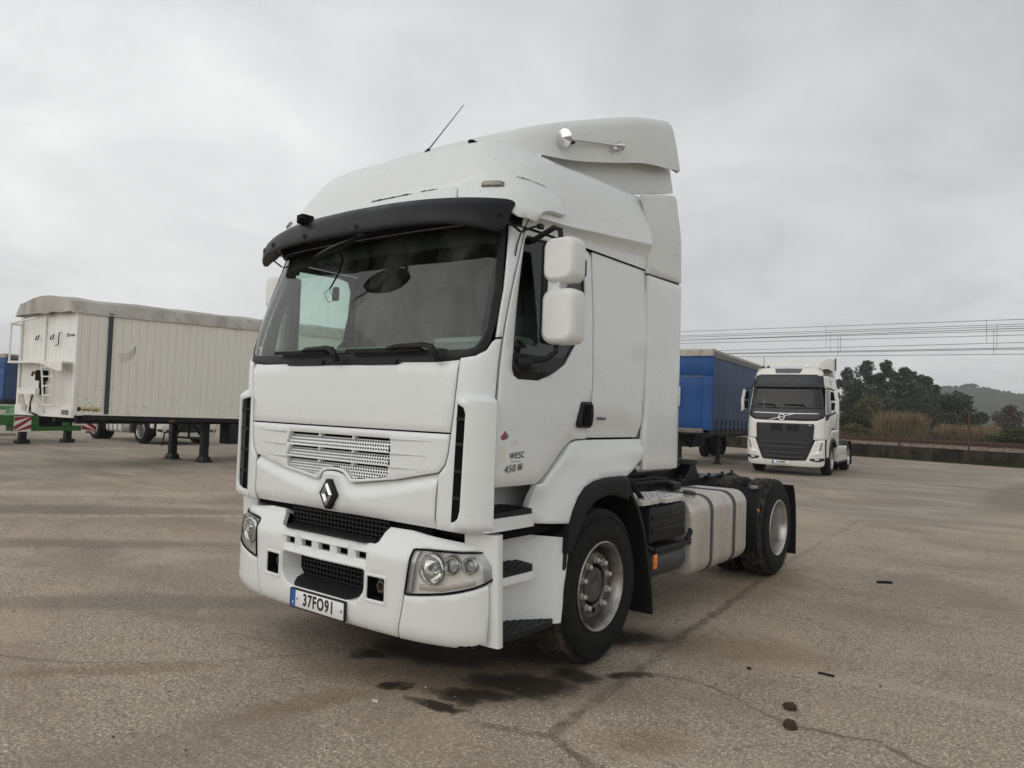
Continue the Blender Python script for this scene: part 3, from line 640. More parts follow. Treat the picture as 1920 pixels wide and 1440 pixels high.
bm_out = mirror_half([(0, .862), (.455, .862), (.475, .875), (.50, .932), (.53, .962), (.70, .962), (.818, .948), (1.0, .932), (1.167, .916), (1.215, .906), (1.228, .894), (1.05, .884), (.838, .881), (.765, .872), (.745, .848), (.738, .82), (.711, .613), (.694, .50), (.667, .348), (.3, .345), (0, .345)])
bump = panel('bumper', bm_out, BUMP, 'bumper_paint', T, holes=[rect(a, b, .757, .800, .006) for a, b in SLOTS] + [LOWO] + FOG, step=.04, thick=.035, bev=.007,
             off=lambda t, z: -.016 * sstep(.715, .73, z) * sstep(.815, .80, z) * sstep(.425, .41, abs(t)))
def tunnel(name, loop, o0, o1, ins, mat, parent, surf=BUMP):
    a = resamp(loop, .05); b = inset(a, ins); n = len(a)
    V = [surf(u, v, o0) for u, v in a] + [surf(u, v, o1) for u, v in b]; return obj(name, V, [(i, (i + 1) % n, n + (i + 1) % n, n + i) for i in range(n)], mat, parent, 40)
tunnel('intake_wall', LOWO, -.004, -.13, .03, 'bumper_paint', bump)
def lattice(name, x0, x1, z0, z1, y, nx, nz, parent, w=.0045):
    m = MB()
    for i in range(nx + 1): x = x0 + (x1 - x0) * i / nx; m.box((x - w, y, z0), (x + w, y + .02, z1))
    for j in range(nz + 1): z = z0 + (z1 - z0) * j / nz; m.box((x0, y - .003, z - w), (x1, y + .018, z + w))
    o = m.build(name, 'black_plastic', parent); o['kind'] = 'stuff'; return o
lattice('grille_mesh', -.37, .37, .52, .70, .135, 22, 6, bump); lattice('grille_mesh', -.46, .46, .86, 1.0, .125, 26, 5, bump)
MB().box((-.78, .17, .40), (.78, .19, 1.02)).build('bumper_core', 'gap_black', bump)
def ztop(t): return pchip([0, .455, .475, .50, .53, .70, .818, 1.0, 1.167, 1.23], [.862, .862, .875, .932, .960, .960, .946, .930, .914, .896], abs(t))
for s in (1, -1):
    MB().loft([[BUMP(s * t, ztop(t), -.003) for t in lin(.505, 1.225, 24)], [BUMP(s * t, ztop(t), -.03) + Vector((0, 0, .010)) for t in lin(.505, 1.225, 24)], [BUMP(s * t, ztop(t), -.14) + Vector((0, 0, .022)) for t in lin(.505, 1.225, 24)]], closed=False).build('bumper_ledge', 'bumper_paint', bump, 60)
def tread(name, poly, z0, z1, parent, nx=9, ny=4, mat='tread_black', rise=0.):
    """ribbed rubber step plate with raised studs"""
    m = MB(); cy = sum(p[1] for p in poly) / len(poly)
    m.prism(rounded(poly, .02, 2), lambda x, y, h: Vector((x, y, h + rise * (y - cy))), z0, z1)
    xs = [p[0] for p in poly]; ys = [p[1] for p in poly]; ip = inset(poly, .014)
    for i in range(nx):
        for j in range(ny):
            x = min(xs) + (max(xs) - min(xs)) * (i + .5 + (.25 if j % 2 else -.25)) / nx; y = min(ys) + (max(ys) - min(ys)) * (j + .5) / ny
            if not inside(ip, x, y): continue
            a = .010; b = .0045; zz = z1 + rise * (y - cy); an = .8 if (i + j) % 2 else -.8
            q = [Vector((x + u * cos(an) - w * sin(an), y + u * sin(an) + w * cos(an), zz + .004)) for u, w in ((-a, -b), (a, -b), (a, b), (-a, b))]; q2 = [p * 1 - Vector((0, 0, .006)) for p in q]
            m.loft([q2, q], True, False); m.add(q, [(0, 1, 2, 3)])
    return m.build(name, mat, parent, 30)
tread('front_step', [(-.385, .004), (.385, .004), (.455, .125), (-.455, .125)], .858, .872, bump, 22, 4)
tread('front_step', [(-.268, .004), (.268, .004), (.372, .128), (-.372, .128)], .512, .528, bump, 16, 4, rise=.28)
for s in (1, -1):
    tunnel('tow_pocket', FOG[0] if s > 0 else FOG[1], -.004, -.09, .006, 'gap_black', bump)
    q = BUMP(s * .50, .61, -.075); h = MB().box((q.x - .045, q.y, .56), (q.x + .045, q.y + .03, .66), .006).build('tow_bracket', 'rust', bump)
    MB().lathe([(-.03, .024), (-.03, .034), (.0, .036)], (q.x, q.y - .0, .612), (0, 1, 0), 16).build('tow_eye', 'steel', h)
    for dx, dz in ((-.032, .035), (.032, .035), (-.032, -.035), (.032, -.035)): MB().lathe([(-.014, 0), (-.014, .009), (.004, .010)], (q.x + dx, q.y, .61 + dz), (0, 1, 0), 6).build('bolt', 'steel', h)
    panel('tow_frame', ms(s, rect(.412, .588, .520, .692, .012)), BUMP, 'bumper_paint', bump, holes=[FOG[0] if s > 0 else FOG[1]], off=.006, thick=.012, step=.05, bev=.004)
def bumper_corner(s):
    o = [(.718, .607), (.734, .604), (.85, .618), (.969, .636), (1.06, .657), (1.149, .681), (1.231, .712), (1.236, .55), (1.226, .376), (1.15, .352), (1.076, .346), (.861, .345), (.675, .345), (.702, .50)]
    c = panel('bumper_corner', ms(s, o), BUMP, 'bumper_paint', T, step=.04, thick=.03, bev=.007, label='bumper corner with scraped lower edge' if s > 0 else None)
    if s > 0: flake('scrape', [(1.05, .356), (1.12, .358), (1.205, .372)], BUMP, .0015, c, .010, 9)
    # headlight
    HL = [(.750, .866), (.743, .823), (.718, .617), (.735, .612), (.85, .627), (.969, .645), (1.06, .667), (1.149, .691), (1.24, .727), (1.258, .745), (1.264, .775), (1.253, .868), (1.223, .886), (1.05, .877), (.838, .874), (.765, .871)]
    LB = ((.884, .768, .078, .075), (1.000, .803, .050, .055), (1.108, .812, .044, .055))
    hl = panel('headlight', ms(s, HL), BUMP, 'lamp_inner', T, holes=[ms(s, [(tt + r * 1.02 * cos(a), zz + r * 1.02 * sin(a)) for a in [2 * pi * k / 16 for k in range(16)]]) for tt, zz, r, _ in LB], off=-.04, thick=-.036, step=.04, bev=0, round_holes=False)
    panel('headlight_lens', ms(s, HL), BUMP, 'lens', hl, off=.001, thick=.012, step=.04, bev=.006)
    panel('lens_gasket', ms(s, HL), BUMP, 'gap_black', hl, holes=[ms(s, inset(HL, .007))], off=.0035, thick=.01, bev=0, step=.05)
    for tt, zz, r, dep in LB:
        p = BUMP(s * tt, zz, -.025); ax = (BUMP(s * tt, zz, .1) - p).normalized() * .35 + Vector((0, -1, 0)) * .65
        MB().lathe([(.006, r * .98), (.004, r), (.0, r * 1.02), (-.004, r * .94), (-dep * .35, r * .85), (-dep * .75, r * .58), (-dep, r * .25), (-dep, 0)], p, ax, 28).lathe([(.004, r * .98), (.010, r * 1.06), (.004, r * 1.14), (-.03, r * 1.16)], p, ax, 28).build('lamp_bowl', 'reflector', hl, 50)
        b = MB(); b.lathe([(-dep, r * .3), (-dep * .5, r * .30 if tt < .9 else r * .7), (-dep * .35, r * .22 if tt < .9 else r * .55), (-dep * .25, 0)], p, ax, 16); b.build('bulb', M('bulb_glass', (.25, .26, .26), .08, spec=.8, coat=1), hl)
    panel('ribbed_strip', ms(s, [(.724, .63), (.757, .632), (.784, .84), (.795, .866), (.765, .866), (.752, .85)]), BUMP, M('ribbed_lens', (.45, .46, .46), .25, metal=.3), hl, off=-.012, thick=.002, step=.03, bev=0)
    panel('ribbed_strip', ms(s, [(1.200, .722), (1.232, .730), (1.250, .75), (1.256, .775), (1.246, .862), (1.22, .880), (1.190, .880)]), BUMP, 'ribbed_lens', hl, off=-.012, thick=.002, step=.03, bev=0)
    panel('indicator', ms(s, [(.80, .640), (.95, .652), (1.15, .700), (1.15, .725), (.98, .690), (.80, .672)]), BUMP, M('indicator_glass', (.55, .50, .44), .2, coat=.5), hl, off=-.03, thick=.02, step=.04, bev=.003)
sides(bumper_corner)
# number plate
PLY = -.014
def PL(x, z, h): return Vector((x, PLY - h + (z - .43) * -.0, z))
pl = panel('number_plate', rounded([(-.262, .374), (.262, .374), (.262, .487), (-.262, .487)], .008), PL, 'plate_white', T, off=.004, thick=.012, step=.2, bev=.0015)
panel('plate_rim', rounded([(-.268, .369), (.268, .369), (.268, .492), (-.268, .492)], .01), PL, 'ink', pl, holes=[rounded([(-.258, .378), (.258, .378), (.258, .483), (-.258, .483)], .008)], off=.0055, thick=.016, step=.2, bev=0)
panel('plate_band', [(-.257, .379), (-.212, .379), (-.212, .482), (-.257, .482)], PL, 'plate_blue', pl, off=.0050, thick=.0005, step=.2, bev=0)
text_mesh('plate_lettering', '37FO91', .104, lambda x, y, z: PL(.016 + x, .430 + y, .0052 + z), 'ink', pl, .0005, xs=.80, bold=.003, spacing=1.14)
text_mesh('country_letter', 'P', .026, lambda x, y, z: PL(-.2345 + x, .40 + y, .0058 + z), 'plate_white', pl, .0004)
for x in (-.192, .236): MB().lathe([(-.004, 0), (-.004, .007), (.002, .008)], (x, PLY - .004, .43), (0, 1, 0), 10).build('plate_screw', 'steel', pl)

# ---- cab steps, fender, wheel arch
def steps(s):
    us = MB(); us.prism(rounded([(.93, .14), (1.185, .165), (1.2, .20), (1.205, .60), (1.15, .63), (.93, .63)], .02, 2), lambda x, y, h: Vector((s * x, y, h)), 1.0, 1.074)
    st = us.build('upper_step', 'cab_paint', T)
    tread('step_tread', [(s * a, b) for a, b in ((.94, .20), (1.165, .20), (1.19, .24), (1.195, .59), (1.12, .61), (.94, .61))], 1.072, 1.102, st, 5, 9)
    MB().box((s * .93 - .01, .17, 1.0), (s * .93 + .01, .95, 1.30)).build('step_riser', 'cab_paint', st)
    rings = []
    for y, x in ((.235, 1.0), (.40, .985), (.55, .995), (.66, 1.03), (.75, 1.085), (.83, 1.145), (.90, 1.19), (.945, 1.212), (.965, 1.214), (.965, 1.19)):
        zt = .975 - .085 * (y - .235) / .73; k = (y - .235) / .73
        rings.append([Vector((s * (x + .006), y - .07 * k * (1 - j / 6), .375 + (zt - .375) * j / 6)) for j in range(7)])
    box = MB().loft(rings, closed=False).build('step_box', 'cab_paint', T, 50)
    po = MB(); po.prism(rounded([(1.0, .200), (1.225, .225), (1.228, .262), (1.215, .285), (1.0, .275)], .012, 3), lambda x, y, h: Vector((s * x, y + (.95 - h) * .06, h)), .36, .985); po.build('step_post', 'cab_paint', box)
    for z, yr, xo in ((.735, .655, 1.205),):
        m = MB(); m.prism(rounded([(.98, .27), (1.2, .27), (1.208, .62), (1.19, .66), (1.09, .74), (.98, .70)], .02, 2), lambda x, y, h: Vector((s * x, y, h)), z - .045, z); m.build('step_ledge', 'cab_paint', box)
        tread('step_tread', [(s * a, b) for a, b in ((.99, .275), (1.195, .28), (1.20, .60), (1.17, .64), (1.05, .665), (.99, .66))], z - .002, z + .032, box, 5, 9)
    tread('step_tread', [(s * a, b) for a, b in ((.98, .30), (1.17, .30), (1.215, .36), (1.225, .78), (1.20, .84), (1.08, .80), (.99, .70))], .375, .408, box, 6, 12)
    MB().lathe([(-.01, 0), (.0, .034), (.012, .034), (.02, .028), (.02, 0)], (s * .998, .345, .885), (s, 0, 0), 20).build('step_plug', 'gap_black', box)
    MB().lathe([(-.01, 0), (.0, .036), (.02, .034), (.028, .0)], (s * 1.185, .915, .66), (s, -.25, 0), 20).build('rear_plug', 'black_plastic', box)
    MB().lathe([(-.004, .0), (-.004, .010), (.006, .010), (.008, 0)], (s * 1.10, .765, .47), (s * .8, -.6, 0), 10).build('bolt', 'steel', box)
    MB().box((.80 * s if s > 0 else -1.16, .22, .94), (1.16 if s > 0 else .80 * s, 1.0, 1.0)).build('step_beam', 'gap_black', T)
    # front fender
    yc, zc_, = 1.374, .52
    def FE(y, z, h):
        r = math.hypot(y - yc, z - zc_); b = .03 * sstep(.95, .70, r) + .025 * sstep(1.49, 1.40, z) * sstep(.7, 1.0, y) - .05 * sstep(.78, .62, y) * sstep(1.25, 1.1, z)
        return Vector((s * (1.195 + b + h), y, z))
    fen = [(.625, 1.005), (.80, .995), (.925, .985), (.955, 1.06), (1.01, 1.14), (1.09, 1.20), (1.20, 1.235), (1.35, 1.25), (1.58, 1.25), (1.66, 1.244), (1.80, 1.285), (1.955, 1.365), (1.955, 1.502), (1.17, 1.502), (1.055, 1.498), (.985, 1.480), (.93, 1.440), (.735, 1.275), (.70, 1.245), (.64, 1.24), (.625, 1.2)]
    fo = panel('front_fender', fen, FE, 'cab_paint', T, step=.035, thick=.05, bev=.012)
    arc = []
    for k in range(19):
        a = radians(152 - k * (152 - 62) / 18); arc.append((yc + .645 * cos(a) * 1.0 - .0, zc_ + .735 * sin(a) if False else zc_ + .735 * sin(a)))
    out = [(.905, .80), (.912, .93), (.940, 1.045), (1.0, 1.135), (1.085, 1.197), (1.20, 1.233), (1.35, 1.248), (1.58, 1.248), (1.665, 1.242), (1.70, 1.16)]
    inn = [(1.665, 1.075), (1.50, 1.125), (1.35, 1.13), (1.22, 1.105), (1.12, 1.05), (1.04, .97), (.985, .87), (.955, .80)]
    panel('arch_trim', out + inn, lambda y, z, h: FE(y, z, h), 'grey_plastic', T, off=.012, thick=.05, step=.035, bev=.012)
    ring = []
    for k in range(25):
        a = radians(165 - k * 200 / 24); r = .60 + (.06 if k > 12 else 0) * (k - 12) / 12
        ring.append((yc + r * cos(a) * 1.03 + (.05 if k > 12 else 0), zc_ + r * sin(a) * 1.06))
    mg = MB(); yz = [(.90, .70), (.915, .88), (.98, 1.02), (1.09, 1.12), (1.25, 1.185), (1.45, 1.20), (1.62, 1.18), (1.76, 1.10), (1.87, .98), (1.96, .82), (2.04, .60), (2.10, .40), (2.135, .18)]
    mg.loft([[Vector((s * .84, y, z)), Vector((s * 1.20, y, z)), Vector((s * 1.225, y + .012, z - .006)), Vector((s * 1.225, y + .03, z + .012)), Vector((s * 1.20, y + .022, z + .02)), Vector((s * .84, y + .022, z + .02))] for y, z in yz], True, True)
    mg.build('mudguard', 'black_plastic', T)
sides(steps)
MB().box((-.78, .35, .48), (.78, 2.3, 1.15), .03).build('engine_bay_blocker', 'gap_black', T)  # black box in the engine's place, added to block light under the cab
MB().box((-.84, .50, 1.10), (.84, 2.1, 1.30), .03).build('cab_floor', 'gap_black', T)
# ---- wheels
def tyre_mesh(R, W_, rimr, kind, mat='rubber', n=96):
    """tyre round the x axis with its outer face at x=0, grooved tread"""
    V = []; F = []
    side = [(.030, rimr), (.008, rimr + .012), (0.0, rimr + .045), (-.004, rimr + .075), (-.002, rimr + .11), (.006, rimr + .15), (.018, R - .035), (.030, R - .014)]
    prof = [(-x, r, 0) for x, r in side]
    m = 18
    for i in range(m + 1):
        u = i / m; x = -.042 - (W_ - .084) * u; prof.append((x, R - .006 * (2 * u - 1) ** 2, 1 + i))
    prof += [(-(W_ - x), r, 0) for x, r in reversed(side)]
    rnd = random.Random(3)
    for k in range(n):
        a = 2 * pi * k / n
        for x, r, g in prof:
            d = 0
            if g:
                i = g - 1
                if kind == 'steer': d = .012 if i in (3, 6, 9, 12, 15) else 0
                else: d = .016 if (i in (4, 9, 14) or (k + (i // 5) * 2) % 4 == 0 and i not in (0, m)) else 0
                if kind != 'steer' and i in (0, 1, m - 1, m) and k % 4 == 1: d = .012
                if kind == 'steer' and i in (1, m - 1) and k % 2: d = .004
            V.append((x, (r - d) * cos(a), (r - d) * sin(a)))
    w = len(prof)
    for k in range(n):
        for i in range(w - 1): F.append((k * w + i, k * w + i + 1, ((k + 1) % n) * w + i + 1, ((k + 1) % n) * w + i))
    return V, F
def wheel(name, c, sgn, kind, parent, R=.52, dish=.09, rim_mat='steel', nuts=10, sub=True, label=None):
    """sgn: +1 outer face towards +x of the parent"""
    w = bpy.data.objects.new(name, None); C.objects.link(w); w.parent = parent; w.location = c; w.empty_display_size = .1
    if label: w['label'] = label
    if sgn < 0: w.rotation_euler = (0, 0, pi)
    V, F = tyre_mesh(R, .30, .292, kind); obj('tyre', V, F, 'tyre', w, 38)
    for q in (1,):
        MB().lathe([(-.002, R - .055), (.003, R - .058), (-.003, R - .062)], (0, 0, 0), (1, 0, 0), 64).build('sidewall_ring', 'rubber', w)
    r = MB()
    if kind == 'steer':
        r.lathe([(-.03, .298), (.0, .300), (.006, .292), (-.004, .280), (-.030, .268), (-.085, .258), (-.115, .250), (-.12, .235)], (0, 0, 0), (1, 0, 0), 56)
    else:
        r.lathe([(-.03, .298), (.0, .300), (.006, .292), (-.004, .280), (-.030, .270), (-.10, .262), (-.17, .250), (-.19, .215), (-.20, .14), (-.20, .0)], (0, 0, 0), (1, 0, 0), 56)
    rim = r.build('rim', rim_mat, w, 40)
    if kind == 'steer': MB().lathe([(-.115, .250), (-.10, .238), (-.075, .226), (-.058, .212), (-.055, .150), (-.062, .141), (-.12, .139)], (0, 0, 0), (1, 0, 0), 48).build('wheel_disc', M('disc_steel', (.15, .135, .12), .42, metal=.75, var=.45, vs=16), w, 40)
    if not sub: return w
    x0 = -.055 if kind == 'steer' else -.18
    for k in range(nuts):
        a = 2 * pi * (k + .5) / nuts; p = (x0, .168 * cos(a), .168 * sin(a))
        if k == 7 and kind == 'steer': MB().lathe([(0.001, 0), (.001, .020)], p, (1, 0, 0), 14).build('empty_stud_hole', 'gap_black', w); continue
        MB().lathe([(0, .024), (.005, .024), (.006, .019), (.030, .018), (.038, .012), (.040, 0)], p, (1, 0, 0), 8).build('wheel_nut', M('nut_grey', (.50, .48, .45), .45, metal=.3), w, 30)
    if kind == 'steer':
        MB().lathe([(-.12, .14), (-.10, .125), (-.06, .115), (-.055, .06), (-.07, .0)], (0, 0, 0), (1, 0, 0), 32).build('hub', 'hub_grey', w, 40)
    else:
        MB().lathe([(-.18, .14), (-.15, .13), (-.13, .11), (-.125, .07), (-.125, 0)], (0, 0, 0), (1, 0, 0), 32).build('hub', 'hub_grey', w, 40)
    return w
wheel('front_wheel', (1.225, 1.374, .52), 1, 'steer', T); wheel('front_wheel', (-1.225, 1.374, .52), -1, 'steer', T)
RY = 5.149
for s in (1, -1):
    wheel('rear_wheel', (s * 1.225, RY, .52), s, 'drive', T, rim_mat='alloy'); wheel('rear_inner_wheel', (s * .895, RY, .52), s, 'drive', T, sub=False)
MB().lathe([(-.95, .09), (-.3, .09), (-.2, .2), (.2, .2), (.3, .09), (.95, .09)], (0, RY, .52), (1, 0, 0), 20).build('rear_axle', 'chassis', T)
MB().lathe([(-.95, .07), (.95, .07)], (0, 1.374, .50), (1, 0, 0), 16).build('front_axle', 'chassis', T)

# ---- chassis and fifth wheel
for s in (1, -1):
    m = MB(); a, b = (.37, .44)
    lo, hi = (s * a, s * b) if s > 0 else (s * b, s * a)
    m.box((lo, .9, .70), (hi, 6.05, .985)); m.build('chassis_rail', 'chassis', T)
    m = MB(); lo, hi = (s * .30, s * .46) if s > 0 else (s * .46, s * .30); m.box((lo, 3.6, .988), (hi, 5.75, 1.012)); m.build('subframe_rail', 'chassis', T)
    for y in (3.75, 4.15, 4.9, 5.3, 5.6): MB().box((s * .50 - .035 if s > 0 else -.5 - .035, y, .985), (s * .50 + .035 if s > 0 else -.5 + .035, y + .12, 1.03), .006).lathe([(0, .018), (.03, .018), (.032, 0)], (s * .5, y + .06, 1.03), (0, 0, 1), 6).build('mount_bracket', 'chassis', T)
for y in (2.6, 3.4, 4.1, 5.0, 6.0): MB().box((-.37, y, .76), (.37, y + .10, .95)).build('cross_member', 'chassis', T)
# fifth wheel: tilted plate with a throat, on two pedestals
fw = MB(); pl5 = [(-.48, 4.30), (-.30, 4.20), (.30, 4.20), (.48, 4.30), (.49, 4.62), (.36, 4.98), (.16, 5.08), (.06, 4.72), (-.06, 4.72), (-.16, 5.08), (-.36, 4.98), (-.49, 4.62)]
fw.prism(rounded(pl5, .03, 2), lambda x, y, h: Vector((x, y, h - .05 * (y - 4.62))), 1.165, 1.215); fwo = fw.build('fifth_wheel', 'chassis', T)
for s in (1, -1):
    m = MB(); q = [(4.42, 1.01), (4.84, 1.01), (4.74, 1.10), (4.70, 1.168), (4.56, 1.168), (4.52, 1.10)]
    m.prism(q, lambda y, z, h, s=s: Vector((s * h, y, z)), .33, .45); m.build('pedestal', 'chassis', fwo)
    q = [(4.05, 1.012), (4.55, 1.012), (4.55, 1.16), (4.42, 1.10), (4.25, 1.05)]
    m = MB(); m.prism(q, lambda y, z, h, s=s: Vector((s * h, y, z)), .30, .325); m.build('ramp', 'chassis', fwo)
MB().box((-.45, 2.65, 1.0), (.45, 3.55, 1.018)).build('catwalk', 'chassis', T)
for i in range(7): MB().box((-.45, 2.70 + i * .12, 1.018), (.45, 2.74 + i * .12, 1.030)).build('catwalk_rib', 'chassis', T)
for k, (x0, pts) in enumerate([(.0, [(.9, 2.15, 1.22), (.98, 2.25, 1.12), (1.02, 2.32, 1.02), (.95, 2.40, .98), (.8, 2.5, 1.0), (.5, 2.8, 1.04), (.2, 3.3, 1.06)]), (0, [(.62, 2.3, 1.05), (.70, 2.8, 1.07), (.74, 3.2, 1.08), (.70, 3.6, 1.05), (.5, 3.9, 1.03)]), (0, [(.55, 2.2, 1.10), (.62, 2.8, 1.09), (.66, 3.3, 1.10), (.58, 3.7, 1.06), (.44, 4.0, 1.03)]), (0, [(.1, 2.1, 1.35), (.12, 2.6, 1.10), (.15, 3.4, 1.06), (.2, 4.1, 1.07)])]):
    MB().tube(pts, .022 if k == 0 else .017, 8).build('air_hose', 'rubber', T)
# ---- left side: fuel tank, battery box, air tanks, step plates
def rrect_ring(y, x0, x1, z0, z1, r, n=6):
    out = []
    for cx, cz, a0 in ((x1 - r, z1 - r, 0), (x0 + r, z1 - r, 90), (x0 + r, z0 + r, 180), (x1 - r, z0 + r, 270)):
        for k in range(n + 1):
            a = radians(a0 + 90 * k / n); out.append(Vector((cx + r * cos(a), y, cz + r * sin(a))))
    return out
def tank_group(s):
    X0, X1 = .56, 1.20
    def mir(ring): return [Vector((s * p.x, p.y, p.z)) for p in ring]
    ys = [(2.965, .045), (2.975, .02), (3.0, .004), (3.03, 0), (4.19, 0), (4.22, .004), (4.245, .02), (4.255, .045)]
    m = MB().loft([mir(rrect_ring(y, X0 + d, X1 - d, .31 + d, .985 - d, .13)) for y, d in ys], True, True); tk = m.build('fuel_tank', 'tank_alloy', T, 50)
    for y in (3.33, 3.88):
        st = MB(); ro = rrect_ring(0, X0 - .006, X1 + .008, .302, .993, .135); ri = rrect_ring(0, X0, X1 + .001, .309, .986, .13)
        V = []; F = []; n = len(ro)
        for yy in (y - .024, y + .024):
            for p in ro: V.append(Vector((s * p.x, yy, p.z)))
        for i in range(n): F.append((i, (i + 1) % n, n + (i + 1) % n, n + i))
        o2 = [Vector((s * p.x, y - .024, p.z)) for p in ri] + [Vector((s * p.x, y + .024, p.z)) for p in ri]; V += o2
        for i in range(n): F.append((i, 2 * n + i, 2 * n + (i + 1) % n, (i + 1) % n)); F.append((n + i, n + (i + 1) % n, 3 * n + (i + 1) % n, 3 * n + i))
        obj('tank_strap', V, F, M('strap_grey', (.055, .06, .068), .5), tk, 40)
    if s > 0:
        MB().lathe([(0, .052), (.03, .052), (.032, .0)], (1.05, 3.16, .972), (.15, 0, 1), 24).lathe([(.0, .045), (.025, .045)], (1.05, 3.16, .94), (.15, 0, 1), 20).build('filler_neck', 'tank_alloy', tk)
        MB().lathe([(.03, .06), (.05, .06), (.056, .05), (.058, 0)], (1.05, 3.16, .972), (.15, 0, 1), 24).build('filler_cap', M('cap_brown', (.05, .035, .03), .6), tk)
        MB().box((.70, 3.40, .99), (.80, 3.56, 1.06), .01).build('valve_block', 'black_plastic', T)
    # battery box
    m = MB().box((s * .62 if s > 0 else -1.14, 2.24, .685), (1.14 if s > 0 else s * .62, 2.90, .965), .012); bb = m.build('battery_box', 'chassis', T)
    for i in range(7): MB().box((s * .66 if s > 0 else -1.13, 2.27 + i * .088, .964), (1.13 if s > 0 else s * .66, 2.27 + i * .088 + .05, .985), .004).build('box_rib', 'black_plastic', bb)
    for z in (.76, .86): MB().box((1.136 if s > 0 else -1.152, 2.27, z), (1.152 if s > 0 else -1.136, 2.87, z + .035), .006).build('side_rib', 'black_plastic', bb)
    for (a, b, xo) in ((2.02, 2.40, 1.16), (2.40, 2.80, 1.19)):
        p = MB(); p.prism(rounded([(.80, a + .008), (xo, a + .008 + (.05 if a < 2.1 else 0)), (xo, b - .03), (xo - .04, b - .008), (.80, b - .008)], .02, 2), lambda x, y, h: Vector((s * x, y, h)), .992, 1.022); po = p.build('step_plate', M('plate_alloy', (.60, .585, .54), .45, metal=.3, var=.1, vs=8), T)
        for i in range(5):
            for j in range(3):
                x = .86 + i * .06; y = a + .07 + j * .10
                if x < xo - .04: MB().box((s * x - .018, y, 1.021), (s * x + .018, y + .018, 1.0235)).build('slot', 'gap_black', po, 0)
    for z, y0, y1, x, r in ((.50, 2.30, 2.95, 1.02, .125), (.51, 2.50, 2.95, .78, .125)):
        MB().lathe([(0, 0), (.004, .05), (.02, r * .85), (.05, r), (y1 - y0 - .05, r), (y1 - y0 - .01, r * .7), (y1 - y0, 0)], (s * x, y0, z), (0, 1, 0), 28).build('air_tank', M('tank_grey', (.045, .047, .05), .45, var=.3, vs=6), T, 40)
    MB().box((s * 1.13 if s > 0 else -1.17, 2.30, .60), (1.17 if s > 0 else -1.13, 3.05, .645), .004).build('guard_bar', 'chassis', T)
    MB().tube([(s * 1.15, 2.32, .62), (s * 1.05, 2.16, .70), (s * .9, 2.1, .74)], .022, 8).build('guard_brace', 'chassis', T)
    MB().tube([(s * 1.15, 2.92, .64), (s * 1.16, 2.97, .70), (s * 1.14, 3.0, .76), (s * 1.08, 3.01, .78)], .022, 8).build('guard_hook', 'chassis', T)
    MB().lathe([(0, .02), (.012, .02), (.016, .0)], (s * 1.19, 2.245, .55), (s, 0, 0), 4).box((s * 1.19 - .008, 2.215, .50), (s * 1.19 + .008, 2.275, .61), .006).build('side_marker', 'lamp_amber', T)
    # rear mudguards
    m = MB(); m.loft([[Vector((s * .60, y, z)), Vector((s * 1.19, y, z)), Vector((s * 1.22, y + .01, z)), Vector((s * 1.22, y - .02, z + .01)), Vector((s * 1.19, y - .025, z + .01)), Vector((s * .60, y - .025, z + .01))] for y, z in ((4.53, .36), (4.50, .52), (4.505, .70), (4.54, .86), (4.58, .965))], True, True)
    mo = m.build('rear_mudguard', 'black_plastic', T)
    MB().box((s * 1.16 - .03, 4.47, .97), (s * 1.16 + .03, 4.57, 1.0), .004).build('guard_clamp', 'steel', mo)
    MB().box((s * 1.205 - .02, 4.495, .735), (s * 1.205 + .02, 4.515, .775), .006).build('side_marker', 'lamp_amber', T)
    m = MB(); m.loft([[Vector((s * .62, y, z)), Vector((s * 1.235, y, z)), Vector((s * 1.24, y + .012, z)), Vector((s * 1.235, y + .025, z)), Vector((s * .62, y + .025, z))] for y, z in ((5.60, .95), (5.66, .86), (5.71, .7), (5.735, .5), (5.74, .16))], True, True); m.build('mud_flap', 'rubber', T)
sides(tank_group)
MB().box((-.44, 5.95, .72), (.44, 6.06, .96), .02).build('rear_beam', 'chassis', T)

